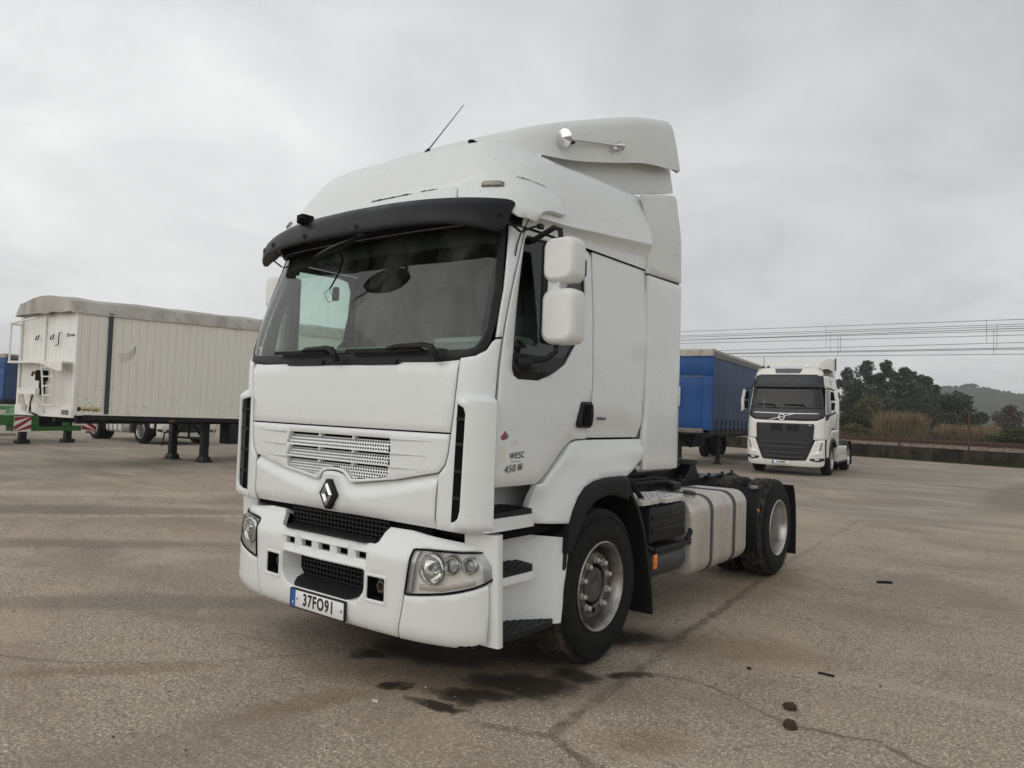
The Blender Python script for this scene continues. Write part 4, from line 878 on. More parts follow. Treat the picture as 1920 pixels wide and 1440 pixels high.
# ---- door mirrors
def mirror(s):
    def rr(cx, cz, w, h, r, y, sc=1., n=5):
        out = []
        for sx, sz, a0 in ((1, 1, 0), (-1, 1, 90), (-1, -1, 180), (1, -1, 270)):
            for k in range(n + 1):
                a = radians(a0 + 90 * k / n); out.append(Vector((s * (cx + (sx * (w / 2 - r) + r * cos(a)) * sc), y, cz + (sz * (h / 2 - r) + r * sin(a)) * sc)))
        return out
    for nm, cx, cz, w, h in (('upper_mirror', 1.375, 2.562, .215, .265), ('lower_mirror', 1.378, 2.232, .225, .325)):
        m = MB().loft([rr(cx, cz, w, h, .06, .495, .80), rr(cx, cz, w, h, .06, .502, .92), rr(cx, cz, w, h, .06, .53, .985), rr(cx, cz, w, h, .055, .57, 1.), rr(cx, cz, w, h, .05, .625, .98), rr(cx, cz, w, h, .05, .635, .93), rr(cx, cz, w, h, .05, .615, .92)], True, False)
        m.add(rr(cx, cz, w, h, .06, .495, .80), [tuple(range(24))])
        o = m.build(nm, 'white_plastic', T, 50); g = MB(); g.add(rr(cx, cz, w, h, .05, .618, .92), [tuple(range(24))]); g.build('mirror_glass', M('mirror_glass', (.5, .52, .53), .03, metal=1), o)
    nk = MB().loft([[Vector((s * (1.285 + a * .95), .535 + b, z)) for a, b in ((0, 0), (w, -.01), (w, .07), (0, .07))] for z, w in ((2.385, .09), (2.42, .09), (2.445, .12), (2.465, .18))], True, True); nk.build('mirror_neck', 'white_plastic', T, 50)
    MB().tube([CAB(s * 1.36, 2.70, -.01), CAB(s * 1.36, 2.72, .05), Vector((s * 1.30, .56, 2.765)), Vector((s * 1.325, .585, 2.755)), Vector((s * 1.33, .59, 2.70))], .017, 10).build('mirror_arm', 'black_plastic', T)
    MB().tube([Vector((s * 1.33, .58, 2.10)), Vector((s * 1.33, .575, 2.03)), Vector((s * 1.29, .55, 1.99)), CAB(s * 1.42, 1.955, -.01)], .017, 10).tube([CAB(s * 1.36, 1.95, .004), CAB(s * 1.42, 1.955, .028), CAB(s * 1.52, 1.95, .004)], [.03, .045, .03], 10).build('mirror_arm', 'black_plastic', T)
    MB().box((s * 1.215 if s > 0 else -1.268, .55, 2.08), (1.268 if s > 0 else -1.215, .66, 2.68), .02).build('mirror_base', 'black_plastic', T)
    MB().box((s * 1.22 - .03, .98, 2.55), (s * 1.22 + .03, 1.03, 2.67), .02).build('deflector_clip', 'black_plastic', T)
sides(mirror)

# ---- what shows through the glass
cabin = MB().box((-1.08, 1.95, 1.4), (1.08, 1.98, 3.2)).build('cabin_back', 'interior_dark', T)
MB().box((-1.1, .45, 1.30), (1.1, 1.95, 1.34)).build('cabin_floor', 'interior_dark', T)
MB().box((-1.06, .42, 2.80), (1.06, 1.95, 2.83)).build('headlining', 'interior_dark', T)
MB().loft([[Vector((x, y, z)) for y, z in ((.14 + .12 * (x / 1.1) ** 4, 1.99), (.22 + .16 * (x / 1.1) ** 4, 2.055), (.52, 2.085 + (.02 if x > .3 else -.015)), (.62, 2.06), (.66, 1.9), (.62, 1.45))] for x in lin(-1.1, 1.1, 24)], closed=False).build('dashboard', 'dash', T, 50)
MB().box((.40, .50, 2.06), (1.06, .74, 2.135), .03).build('instrument_hood', 'dash', T)
sw = MB(); cx, cy, cz = .66, .86, 2.10
ring = []
for k in range(33):
    a = 2 * pi * k / 32; ring.append((cx + .23 * cos(a), cy - .13 * sin(a) * 1.0, cz + .19 * sin(a)))
sw.tube(ring, .016, 8, False).tube([(cx, cy, cz), (cx, cy - .35, cz - .35)], .04, 8).box((cx - .2, cy - .012, cz - .025), (cx + .2, cy + .012, cz + .025), .008).build('steering_wheel', 'interior_dark', T)
for x in (-.62, .62):
    st = MB().box((x - .27, 1.32, 1.62), (x + .27, 1.46, 2.40), .05).box((x - .27, .95, 1.55), (x + .27, 1.46, 1.68), .05).box((x - .14, 1.36, 2.36), (x + .14, 1.45, 2.60), .04).build('seat', 'seat_cloth', T)
for s in (1, -1): MB().box((s * 1.07 - .02, 1.12, 1.4), (s * 1.07 + .02, 1.95, 2.8)).build('cabin_lining', 'interior_dark', T)
bl = MB().loft([[Vector((x, .30 + .10 * (x / 1.05) ** 4, 2.80)), Vector((x, .285 + .10 * (x / 1.05) ** 4, 2.66 + .03 * max(0, abs(x) - .75))) ] for x in lin(-1.02, 1.02, 16)], closed=False).build('sun_blind', M('blind', (.05, .045, .03), .7), T)
mi = MB().loft([[Vector((.235 + a * (1 + .06 * k), .34 + b, 2.475 + c)) for a, c in ((-.155, .085), (.155, .085), (.165, -.03), (.13, -.085), (-.10, -.085), (-.145, -.04))] for k, b in ((0, 0), (1, .02), (1, .05), (0, .06))], True, True).build('inner_mirror', 'gap_black', T)
MB().tube([(.235, .36, 2.55), (.22, .36, 2.66), (.22, .36, 2.80)], [.03, .05, .06], 8).build('mirror_stem', 'gap_black', mi)
for x in (-.10, .62): MB().box((x - .06, .33, 2.60), (x + .06, .36, 2.80), .02).build('blind_tab', 'gap_black', T)
MB().tube([(.42, .30, 2.03), (.47, .31, 2.09), (.53, .32, 2.105), (.58, .33, 2.08), (.60, .34, 2.03)], .005, 6).build('dash_wire', 'gap_black', T)

# ---- lettering and stickers on the driver's door
def DS(t, z, h): return CAB(t, z, h + door_off(t, z))
text_mesh('power_badge', '450', .060, lambda x, y, z: DS(1.340 + x, 1.345 + y + x * .10, .003 + z), 'chrome_dark' if 'chrome_dark' in MATS else (M('chrome_dark', (.25, .25, .24), .3, metal=.9) and 'chrome_dark'), T, .002, bold=.0, shear=.12, spacing=1.12)
panel('badge_block', [(1.408, 1.337), (1.446, 1.341), (1.449, 1.376), (1.411, 1.372)], DS, 'chrome_dark', T, off=.006, thick=.006, step=.05, bev=.001)
text_mesh('fleet_sticker', 'wesc', .082, lambda x, y, z: DS(1.398 + x, 1.428 + y + x * .06, .0015 + z), 'ink', T, .0004, xs=.80, shear=.1)
panel('sticker_line', [(1.345, 1.384), (1.435, 1.388), (1.435, 1.3905), (1.345, 1.3865)], DS, 'ink', T, off=.002, thick=.001, step=.05, bev=0)
panel('sticker_patch', [(1.250, 1.478), (1.303, 1.482), (1.300, 1.388), (1.246, 1.386)], DS, 'sticker', T, off=.0015, thick=.001, step=.03, bev=0)
panel('sticker_remnant', [(1.345, 1.477), (1.419, 1.483), (1.414, 1.494), (1.400, 1.491), (1.396, 1.512), (1.376, 1.512), (1.372, 1.498), (1.362, 1.490), (1.347, 1.488)], DS, 'sticker', T, off=.0015, thick=.001, step=.03, bev=0)
panel('sticker_red', [(1.258, 1.520), (1.272, 1.508), (1.298, 1.514), (1.300, 1.556), (1.288, 1.562), (1.276, 1.545), (1.262, 1.534)], DS, M('sticker_red', (.33, .05, .08), .5), T, off=.0015, thick=.001, step=.03, bev=0, label='small red and blue sticker, red half')
panel('sticker_blue', [(1.301, 1.516), (1.316, 1.520), (1.319, 1.540), (1.308, 1.548), (1.301, 1.54)], DS, M('sticker_blue', (.02, .20, .35), .5), T, off=.0015, thick=.001, step=.03, bev=0)
text_mesh('model_lettering', 'PREMIUM', .030, lambda x, y, z: CAB(2.323 + x, 1.644 + y + x * .01, .0015 + z), 'ink', T, .0004, xs=1.0, bold=.0004)
# ================================================================ the yard
def asphalt():
    t = NT('asphalt'); g = t.geo(); xyz = t.sep(g); x, y = xyz[0], xyz[1]
    def wv(k, sc):
        n = t.nd('ShaderNodeTexNoise'); t.set(n.inputs['Vector'], g); n.inputs['Scale'].default_value = sc; n.inputs['Detail'].default_value = 6; n.inputs['Roughness'].default_value = .62
        s = t.nd('ShaderNodeVectorMath', operation='SUBTRACT'); t.L.new(n.outputs['Color'], s.inputs[0]); s.inputs[1].default_value = (.5, .5, .5)
        q = t.nd('ShaderNodeVectorMath', operation='MULTIPLY_ADD'); t.L.new(s.outputs[0], q.inputs[0]); q.inputs[1].default_value = (k, k, 0); t.L.new(g, q.inputs[2]); return q.outputs[0]
    gw = wv(.42, 2.4); gx, gy = t.sep(gw)[0], t.sep(gw)[1]
    gc = wv(.16, 5.0); cx, cy = t.sep(gc)[0], t.sep(gc)[1]
    # aggregate
    v1 = t.vor(g, 125, out='Color'); vr = t.sep(v1)[0]; v2 = t.noise(g, 46, 4, .7); v3 = t.noise(g, 11, 4, .6); big = t.noise(g, .55, 4, .55, .4); mid = t.noise(t.mapv(g, rot=(0, 0, .55), sc=(.35, 1.5, 1)), 1.3, 5, .6)
    smooth = t.ma('MAXIMUM', t.ramp(gx, -11.8, -12.4), t.ramp(t.ma('SUBTRACT', gy, t.ma('MULTIPLY', gx, .12)), 10.75, 11.05))
    rough_c = t.mix(t.ramp(vr, 0., 1.), (.275, .236, .196), (.520, .452, .374))
    rough_c = t.mix(t.ramp(v2, .36, .60), (.215, .185, .154), rough_c)
    rough_c = t.mix(t.ma('MULTIPLY', t.ramp(v3, .48, .30), .55), rough_c, (.160, .138, .116))
    rough_c = t.mix(t.ramp(t.sep(v1)[1], .955, .975), rough_c, (.66, .61, .53))
    sm_c = t.mix(t.ramp(mid, .3, .7), (.215, .195, .170), (.330, .298, .258)); sm_c = t.mix(t.ma('MULTIPLY', t.ramp(v2, .4, .6), .4), sm_c, (.35, .318, .276))
    c = t.mix(smooth, rough_c, sm_c)
    pt = t.noise(t.mapv(g, loc=(4, 9, 0), rot=(0, 0, .5), sc=(.45, 1.2, 1)), .8, 6, .62, .8); c = t.mix(t.ma('MULTIPLY', t.ramp(pt, .50, .62), .38), c, (.225, .185, .145)); c = t.mix(t.ma('MULTIPLY', t.ramp(pt, .44, .34), .30), c, (.50, .44, .37))
    c = t.mix(t.ma('MULTIPLY', t.ramp(big, .50, .66), .5), c, (.205, .180, .156))
    c = t.mix(t.ma('MULTIPLY', t.ramp(big, .46, .30), .35), c, (.46, .375, .285))
    c = t.mix(t.ma('MULTIPLY', t.ramp(mid, .58, .75), .35), c, (.215, .188, .160))
    def ell(px, py, rx, ry, ang=0., soft=.25, X=None, Y=None):
        X = gx if X is None else X; Y = gy if Y is None else Y
        dx = t.ma('SUBTRACT', X, px); dy = t.ma('SUBTRACT', Y, py); ca, sa = cos(ang), sin(ang)
        u = t.ma('ADD', t.ma('MULTIPLY', dx, ca / rx), t.ma('MULTIPLY', dy, sa / rx)); w = t.ma('SUBTRACT', t.ma('MULTIPLY', dy, ca / ry), t.ma('MULTIPLY', dx, sa / ry))
        d = t.ma('SQRT', t.ma('ADD', t.ma('MULTIPLY', u, u), t.ma('MULTIPLY', w, w))); return d if soft is None else t.ramp(d, 1 + soft * .4, 1 - soft)
    def many(l, **k):
        r = None
        for e in l: q = ell(*e, **k); r = q if r is None else t.ma('MINIMUM' if k.get('soft', 0) is None else 'MAXIMUM', r, q)
        return r
    # pale cement spills at the left, brown mud films, oil and water under the truck
    pale = t.ma('MULTIPLY', many([(-9.6, 2.7, 2.6, .35, .75), (-8.3, 4.6, 2.4, .28, .85), (-6.6, 2.4, 2.6, .16, .85)], soft=.6), t.ramp(v3, .35, .6)); c = t.mix(t.ma('MULTIPLY', pale, .75), c, (.46, .41, .35))
    darkb = many([(-7.9, 1.7, 3.0, .55, .8), (-2.35, .05, 1.3, .28, .75), (2.75, 19.5, .8, 6.0, .0), (-5.5, .4, 2.4, .3, .8)], soft=.5); c = t.mix(t.ma('MULTIPLY', darkb, .5), c, (.135, .126, .118))
    mud = many([(.36, -.30, .55, .14, 1.2), (1.8, 2.35, .75, .38, .2), (.4, .25, .7, .2, .4), (2.0, .55, .35, .22, 1.0), (1.25, 4.6, .35, 1.3, .05), (-1.0, -.9, .8, .12, .9)], soft=.7); c = t.mix(t.ma('MULTIPLY', mud, .45), c, (.185, .125, .078))
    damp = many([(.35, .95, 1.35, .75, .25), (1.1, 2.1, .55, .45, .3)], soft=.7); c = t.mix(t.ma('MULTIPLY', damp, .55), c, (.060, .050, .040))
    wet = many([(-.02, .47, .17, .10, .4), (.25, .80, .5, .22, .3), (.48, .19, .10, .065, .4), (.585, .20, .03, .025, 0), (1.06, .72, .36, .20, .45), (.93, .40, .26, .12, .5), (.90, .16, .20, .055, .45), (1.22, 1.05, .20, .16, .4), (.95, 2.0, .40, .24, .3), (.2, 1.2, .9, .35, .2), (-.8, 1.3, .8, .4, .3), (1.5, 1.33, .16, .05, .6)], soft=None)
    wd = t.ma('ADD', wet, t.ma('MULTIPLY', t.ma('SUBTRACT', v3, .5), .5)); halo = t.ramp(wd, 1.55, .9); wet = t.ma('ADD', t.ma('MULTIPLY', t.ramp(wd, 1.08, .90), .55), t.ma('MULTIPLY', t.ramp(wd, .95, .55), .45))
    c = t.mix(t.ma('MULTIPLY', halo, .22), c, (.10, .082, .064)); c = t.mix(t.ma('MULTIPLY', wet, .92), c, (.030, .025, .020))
    # cracks
    def crack(pts, w):
        r = None
        for (ax, ay), (bx, by) in zip(pts[:-1], pts[1:]):
            L2 = (bx - ax) ** 2 + (by - ay) ** 2; dx = t.ma('SUBTRACT', cx, ax); dy = t.ma('SUBTRACT', cy, ay)
            k = t.ma('ADD', t.ma('MULTIPLY', dx, (bx - ax) / L2), t.ma('MULTIPLY', dy, (by - ay) / L2), clamp=True)
            ex = t.ma('SUBTRACT', dx, t.ma('MULTIPLY', k, bx - ax)); ey = t.ma('SUBTRACT', dy, t.ma('MULTIPLY', k, by - ay)); d = t.ma('ADD', t.ma('MULTIPLY', ex, ex), t.ma('MULTIPLY', ey, ey))
            r = d if r is None else t.ma('MINIMUM', r, d)
        return t.ramp(t.ma('SQRT', r), w, w * .25)
    cr = t.ma('MAXIMUM', crack([(1.20, .12), (1.59, .27), (1.54, .57), (1.49, 1.3), (1.36, 2.4), (1.30, 3.3), (1.1, 5.4), (.97, 8.3), (.82, 10.93), (3.3, 11.4)], .06), crack([(1.45, 1.45), (1.89, 1.53), (2.12, 1.43), (2.5, 1.27), (2.75, 1.29), (2.91, 1.37), (3.15, 1.21), (3.6, .9)], .028))
    cr = t.ma('MAXIMUM', cr, crack([(1.59, .27), (1.90, .12), (2.3, -.3)], .045)); cr = t.ma('MAXIMUM', cr, t.ma('MULTIPLY', crack([(-1.9, -1.3), (-1.21, -.87), (-.72, -.41), (-.3, .2)], .03), .6))
    cr = t.ma('MULTIPLY', cr, t.ramp(y, 3.0, 8.0, 1., .35)); cr = t.ma('MULTIPLY', cr, t.ma('MULTIPLY', t.ramp(v3, .30, .56, .25, 1.), t.ramp(t.noise(g, 1.9, 3, .6), .34, .58, .35, 1.))); c = t.mix(t.ma('MULTIPLY', cr, .66), c, (.082, .064, .047))
    h = t.ma('ADD', t.ma('MULTIPLY', v2, .6), t.ma('MULTIPLY', vr, .4)); h = t.ma('SUBTRACT', h, t.ma('MULTIPLY', cr, .8)); h = t.ma('MULTIPLY', h, t.ma('SUBTRACT', 1.0, t.ma('MULTIPLY', smooth, .6)))
    r = t.ma('SUBTRACT', .88, t.ma('MULTIPLY', wet, .35)); sc_ = t.nd('ShaderNodeVectorMath', operation='MULTIPLY'); t.L.new(c, sc_.inputs[0]); sc_.inputs[1].default_value = (1.24, 1.19, 1.13); t.p(col=sc_.outputs[0], rough=r, spec=.12); t.bump(h, .55, .012)
    MATS['asphalt'] = t.m
asphalt()
WT = Vector((.96476, -.26312, 0)); WN = Vector((.26312, .96476, 0)); W0 = Vector((-5.12, 37.85, 0))     # along the railway wall / behind it
def WP(s, off, z=0.): p = W0 + WT * s + WN * off; return Vector((p.x, p.y, z))
ground = struct(obj('ground', [(-1500, -1500, 0), (1500, -1500, 0), (1500, 1500, 0), (-1500, 1500, 0)], [(0, 1, 2, 3)], 'asphalt', None, 0))
# ---- railway retaining wall, ballast, rails, fence posts
def wall_mat():
    t = NT('old_concrete'); g = t.geo(); z = t.sep(g)[2]
    n = t.noise(t.mapv(g, sc=(1, 1, .35)), 2.2, 6, .65); m = t.noise(g, 9, 4, .6)
    c = t.mix(t.ramp(n, .4, .62), (.018, .017, .013), (.060, .047, .034)); c = t.mix(t.ramp(m, .62, .72), c, (.105, .095, .072)); moss = t.ma('MULTIPLY', t.ramp(t.ma('ADD', z, t.ma('MULTIPLY', n, .3)), .36, .14), t.ramp(m, .35, .55)); c = t.mix(moss, c, (.03, .042, .014))
    t.p(col=c, rough=.92, spec=.2); t.bump(m, .4, .02); MATS['old_concrete'] = t.m
wall_mat()
wl = MB()
for i in range(30):
    a, b = -70 + i * 5.0, -65 + i * 5.0 - .02; h = .645 + .006 * sin(i * 2.3); v = [WP(a, 0, 0), WP(b, 0, 0), WP(b, .28, 0), WP(a, .28, 0)]
    wo = MB().add([p for p in v] + [p + Vector((0, 0, h)) for p in v], [(3, 2, 1, 0), (4, 5, 6, 7), (0, 1, 5, 4), (1, 2, 6, 5), (2, 3, 7, 6), (3, 0, 4, 7)])
    if i == 0: wall = tag(bpy.data.objects.new('retaining_wall', None), 'low dark mossy concrete wall along the railway behind the yard', 'wall'); C.objects.link(wall); wall.location = (0, 0, 0)
    wo.build('wall_section', 'old_concrete', wall, 0)
def ballast_mat():
    t = NT('ballast'); g = t.geo(); v = t.vor(g, 9, out='Color'); k = t.sep(v)[0]; t.p(col=t.mix(k, (.10, .075, .055), (.34, .27, .21)), rough=.9); t.bump(t.vor(g, 9), 1.0, .06); MATS['ballast'] = t.m
ballast_mat()
M('field_soil', (.085, .070, .045), .95, var=.4, vs=.3)
def ribbon(name, prof, s0, s1, mat, n=2):
    V = []; F = []; k = len(prof)
    for s in lin(s0, s1, n):
        for o, z in prof: V.append(WP(s, o, z))
    for i in range(n):
        for j in range(k - 1): F.append((i * k + j, i * k + j + 1, (i + 1) * k + j + 1, (i + 1) * k + j))
    return obj(name, V, F, mat, None, 0)
struct(ribbon('railway_bed', [(.28, .56), (1.1, .74), (7.5, .76), (8.6, .50)], -75, 85, 'ballast', 4))
struct(ribbon('field', [(8.4, .50), (30, .35), (90, .4), (900, 2.0), (1250, 4)], -600, 600, 'field_soil', 6))
rs = random.Random(5); bs = MB()     # loose stones on the near shoulder of the ballast
for i in range(2600):
    s = rs.uniform(-6.5, 12); o = rs.uniform(.3, 2.4); r = rs.uniform(.022, .055); zz = .56 + .18 * min(1, (o - .28) / .82); p = WP(s, o, zz + r * .3)
    q = [p + Vector((rs.uniform(.6, 1) * r * a, rs.uniform(.6, 1) * r * b, rs.uniform(.5, .9) * r * c_)) for a, b, c_ in ((1, 0, 0), (-1, 0, 0), (0, 1, 0), (0, -1, 0), (0, 0, 1))]
    bs.add(q, [(0, 2, 4), (2, 1, 4), (1, 3, 4), (3, 0, 4)])
bso = obj('ballast_stones', bs.v, bs.f, 'ballast', None, 0); tag(bso, 'brown loose ballast stones beside the track', 'ballast', kind='stuff')
M('rail_rust', (.075, .035, .024), .7, var=.3, vs=6)
for i, (o, lb) in enumerate(((2.2, 'rusty rail nearest the retaining wall'), (3.87, 'second rusty rail behind the nearest one'), (5.2, 'third rusty rail of the far track'), (6.87, 'farthest rusty rail beside the field'))):
    pr = [(-.07, 0), (.07, 0), (.07, .015), (.012, .03), (.012, .125), (.036, .135), (.036, .172), (-.036, .172), (-.036, .135), (-.012, .125), (-.012, .03), (-.07, .015)]
    m = MB().loft([[WP(s, o + a, .76 + b) for a, b in pr] for s in (-70, 80)], True, True); tag(m.build('railway_rail', 'rail_rust', None, 0), lb, 'rail', 'rails of the railway')
SLEEPER = None
M('sleeper', (.16, .135, .11), .9, var=.3, vs=4)
for s_ in (-2.95, 4.98 - 1.88):
    pass
for i, (s_, zt, lb) in enumerate(((2.24, 2.12, 'thin rusty fence post on the wall nearer the parked white truck'), (5.33, 2.40, 'taller rusty fence post on the wall at the right'))):
    tag(MB().box((-.035, -.035, 0), (.035, .035, zt - .60)).build('fence_post', 'rail_rust', None, 0), lb, 'post', 'fence posts on the railway wall').location = WP(s_, .14, .62)
for z, lb in ((1.95, 'upper thin fence wire between the rusty posts'), (1.35, 'lower thin fence wire between the rusty posts')):
    tag(MB().tube([WP(a, .14, z + .02 * cos(a)) for a in lin(-14, 24, 12)], .006, 4).build('fence_wire', 'rail_rust', None), lb, 'wire', 'fence wires over the wall')
# ---- overhead line
M('wire_grey', (.10, .10, .105), .6)
WIRES = [((-4.18, 7.39), (6.23, 7.02)), ((-4.18, 7.13), (6.24, 6.8)), ((-4.18, 7.03), (6.24, 6.7)), ((-4.17, 6.88), (6.24, 6.60)), ((-4.17, 6.83), (6.24, 6.49)), ((-4.17, 6.61), (6.24, 6.28)), ((-4.16, 6.14), (6.24, 5.92)), ((-4.15, 5.92), (6.25, 5.66)), ((-4.15, 5.87), (6.25, 5.60)), ((-3.12, 5.63), (6.25, 5.36))]
ORD = ['highest', 'second highest', 'third highest', 'fourth highest', 'fifth highest', 'sixth highest', 'seventh highest', 'third lowest', 'second lowest', 'lowest']
DROP = {0: [(-3.87, 7.38, 6.13), (4.62, 7.08, 5.97)], 2: [(-3.65, 7.02, 5.87)], 3: [(4.89, 6.63, 5.38)], 4: [(-3.23, 6.80, 5.63), (-3.08, 6.80, 5.86)], 1: [(5.07, 6.84, 5.66)]}
for i, ((a, za), (b, zb)) in enumerate(WIRES):
    sl = (zb - za) / (b - a); w = MB().tube([WP(s, 4 + .05 * i, za + sl * (s - a)) for s in (-45, -4, 6, 45)], .014 if i not in (3, 7) else .018, 5).build('overhead_wire', 'wire_grey', None)
    tag(w, ORD[i] + ' of the overhead railway wires against the grey sky', 'wire', 'overhead railway wires')
    for s, z1, z0 in DROP.get(i, ()): MB().tube([WP(s, 4 + .05 * i, z1), WP(s, 4 + .05 * i, z0)], .009, 4).build('dropper', 'wire_grey', w)

# ---- vegetation
def leaf_mat(name, a, b, trans=.2):
    t = NT(name); oi = t.nd('ShaderNodeObjectInfo'); n = t.noise(t.geo(), 1.1, 4, .6); f = t.noise(t.geo(), 9., 2, .5)
    t.p(col=t.mix(t.ma('MULTIPLY', t.ramp(t.ma('ADD', t.ma('MULTIPLY', n, .6), t.ma('MULTIPLY', f, .4)), .3, .7), 1.), a, b), rough=.7, spec=.25); MATS[name] = t.m
leaf_mat('eucalyptus_leaf', (.030, .040, .026), (.085, .10, .066)); leaf_mat('dark_leaf', (.026, .034, .019), (.066, .08, .046)); leaf_mat('bush_leaf', (.030, .042, .016), (.085, .10, .045)); leaf_mat('olive_leaf', (.06, .06, .025), (.13, .12, .055))
leaf_mat('reed_leaf', (.11, .080, .042), (.27, .205, .115)); leaf_mat('scrub_twig', (.050, .034, .022), (.12, .088, .058)); leaf_mat('grass_blade', (.06, .065, .025), (.15, .13, .06)); leaf_mat('rust_bush', (.12, .055, .022), (.22, .11, .05))
M('bark', (.11, .095, .078), .9, var=.4, vs=6)
def leaves(m, c, rx, rz, n, size, rnd, flat=.5):
    for _ in range(n):
        while True:
            d = Vector((rnd.uniform(-1, 1), rnd.uniform(-1, 1), rnd.uniform(-1, 1)))
            if d.length < 1: break
        k = d.length ** .35 / max(.01, d.length) * d.length; d = d.normalized() * (.35 + .65 * rnd.random() ** .6) if d.length > 0 else d
        p = c + Vector((d.x * rx, d.y * rx, d.z * rz)); s = size * rnd.uniform(.6, 1.3); a = Vector((rnd.uniform(-1, 1), rnd.uniform(-1, 1), rnd.uniform(-.8, .8))).normalized(); b = a.cross(Vector((rnd.uniform(-1, 1), rnd.uniform(-1, 1), rnd.uniform(-1, 1)))).normalized()
        m.v += [p - a * s, p + b * s * .42, p + a * s, p - b * s * .42]; i = len(m.v); m.f.append((i - 4, i - 3, i - 2, i - 1))
def tree(name, label, base, h, w, seed, mat, clumps=26, lv=150, bare=.28, trunks=1, size=.28, group=None, cat='tree', top_narrow=.35, gap=1.):
    rnd = random.Random(seed); t = thing(name, label, cat, base, 0, group); tr = MB(); lf = MB()
    for k in range(trunks):
        x, y = rnd.uniform(-.15, .15) * w * (trunks > 1), rnd.uniform(-.15, .15) * w * (trunks > 1); top = h * rnd.uniform(.86, .95); lean = Vector((rnd.uniform(-.06, .06), rnd.uniform(-.06, .06), 0))
        pts = [Vector((x, y, 0)) + lean * h * q * q + Vector((0, 0, top * q)) for q in (0, .2, .45, .7, 1)]; r0 = h * .013; tr.tube(pts, [r0, r0 * .85, r0 * .6, r0 * .35, r0 * .12], 7)
        for j in range(max(4, clumps // trunks)):
            q = bare + (1 - bare) * (j + rnd.random() * .8) / max(4, clumps // trunks); q = min(.98, q); a = rnd.uniform(0, 2 * pi)
            env = (sin(pi * min(1, (q - bare * .75) / (1.02 - bare * .75))) ** .55) * (1 - (1 - top_narrow) * max(0, q - .55) / .45); rr = w * .5 * env * rnd.uniform(.35, 1.0) * gap
            o = Vector((x, y, 0)) + lean * h * q * q + Vector((0, 0, top * q)); c = o + Vector((cos(a) * rr, sin(a) * rr, h * .05 * rnd.uniform(-.3, 1.)))
            tr.tube([o - Vector((0, 0, h * .05)), (o + c) / 2 - Vector((0, 0, h * .012)), c], [r0 * .32, r0 * .22, r0 * .1], 5); s = rnd.uniform(.10, .17) * w
            leaves(lf, c, s * 1.1, s * .95, int(lv * rnd.uniform(.7, 1.3)), size, rnd)
        leaves(lf, Vector((x, y, 0)) + lean * h + Vector((0, 0, top)), w * .09, h * .06, int(lv * .6), size, rnd)
    tr.build('trunk', 'bark', t, 60); obj('crown', lf.v, lf.f, mat, t, 0); return t
def bush(name, label, base, h, w, seed, mat, n=2600, size=.12, group=None, kind=None, d=None):
    rnd = random.Random(seed); t = thing(name, label, 'bush', base, 0, group); tr = MB(); lf = MB(); d = d or w
    for j in range(16):
        a = rnd.uniform(0, 2 * pi); k = rnd.random() ** .5; c = Vector((cos(a) * w * .36 * k, sin(a) * d * .36 * k, h * rnd.uniform(.30, .72) * (1 - .35 * k))); tr.tube([(c.x * .2, c.y * .2, 0), (c.x * .6, c.y * .6, c.z * .6), tuple(c)], [.04, .03, .012], 5)
        leaves(lf, c, w * .20, h * .27, n // 16, size, rnd)
    tr.build('stem', 'bark', t, 60); obj('foliage', lf.v, lf.f, mat, t, 0); return t
def ray_ground(px, dist, z=.4):
    k = (px - 960) / 1372.2; v = _f + _r2 * k; v = Vector((v.x, v.y, 0)).normalized(); return Vector((CP.x + v.x * dist, CP.y + v.y * dist, z))
G = 'eucalyptus trees beyond the railway'
TREES = [(1588, 118, 11.5, 4.2, 'leftmost tall slim eucalyptus, right beside the parked white truck'), (1604, 128, 9.6, 5.0, 'lower eucalyptus between the leftmost and the highest one'), (1626, 116, 12.2, 6.4, 'highest eucalyptus of the row, with a pointed top'), (1648, 124, 11.0, 5.6, 'eucalyptus just right of the highest one'), (1671, 116, 11.5, 5.4, 'round topped eucalyptus in the middle of the row'), (1701, 117, 11.2, 6.2, 'wide open eucalyptus with sky gaps, right of the middle'), (1719, 121, 9.6, 5.0, 'shorter leaning eucalyptus near the right end of the row'), (1741, 114, 9.2, 4.4, 'small pointed eucalyptus before the end of the row'), (1756, 118, 8.0, 5.2, 'lowest eucalyptus at the right end of the row')]
for i, (px, d, h, w, lb) in enumerate(TREES):
    tree('eucalyptus_tree', lb, ray_ground(px, d), h * .90, w * .92, 40 + i, 'eucalyptus_leaf', clumps=26, lv=110, bare=.34 if i not in (7, 8) else .15, trunks=2 if i in (2, 5) else 1, size=.24, group=G)
tree('broad_tree', 'dark rounded evergreen tree at the foot of the eucalyptus row', ray_ground(1780, 108), 5.6, 7.0, 71, 'dark_leaf', clumps=34, lv=240, bare=.08, size=.22, top_narrow=.7)
tree('broad_tree', 'dark dense undergrowth tree below the middle eucalyptus', ray_ground(1722, 110), 4.6, 9.0, 72, 'dark_leaf', clumps=34, lv=260, bare=.05, size=.22, top_narrow=.8)
tree('broad_tree', 'dark dense undergrowth tree below the highest eucalyptus', ray_ground(1655, 112), 4.8, 9.0, 73, 'dark_leaf', clumps=34, lv=260, bare=.05, size=.22, top_narrow=.8)
tree('round_tree', 'lone dark oval tree standing in front of the hill', ray_ground(1820, 92), 3.55, 2.2, 74, 'dark_leaf', clumps=30, lv=190, bare=.10, size=.14, top_narrow=.85, gap=.8)
tree('bare_tree', 'leafless brown tree in front of the hill at the right', ray_ground(1895, 105), 4.4, 4.0, 75, 'scrub_twig', clumps=30, lv=60, bare=.25, size=.18)
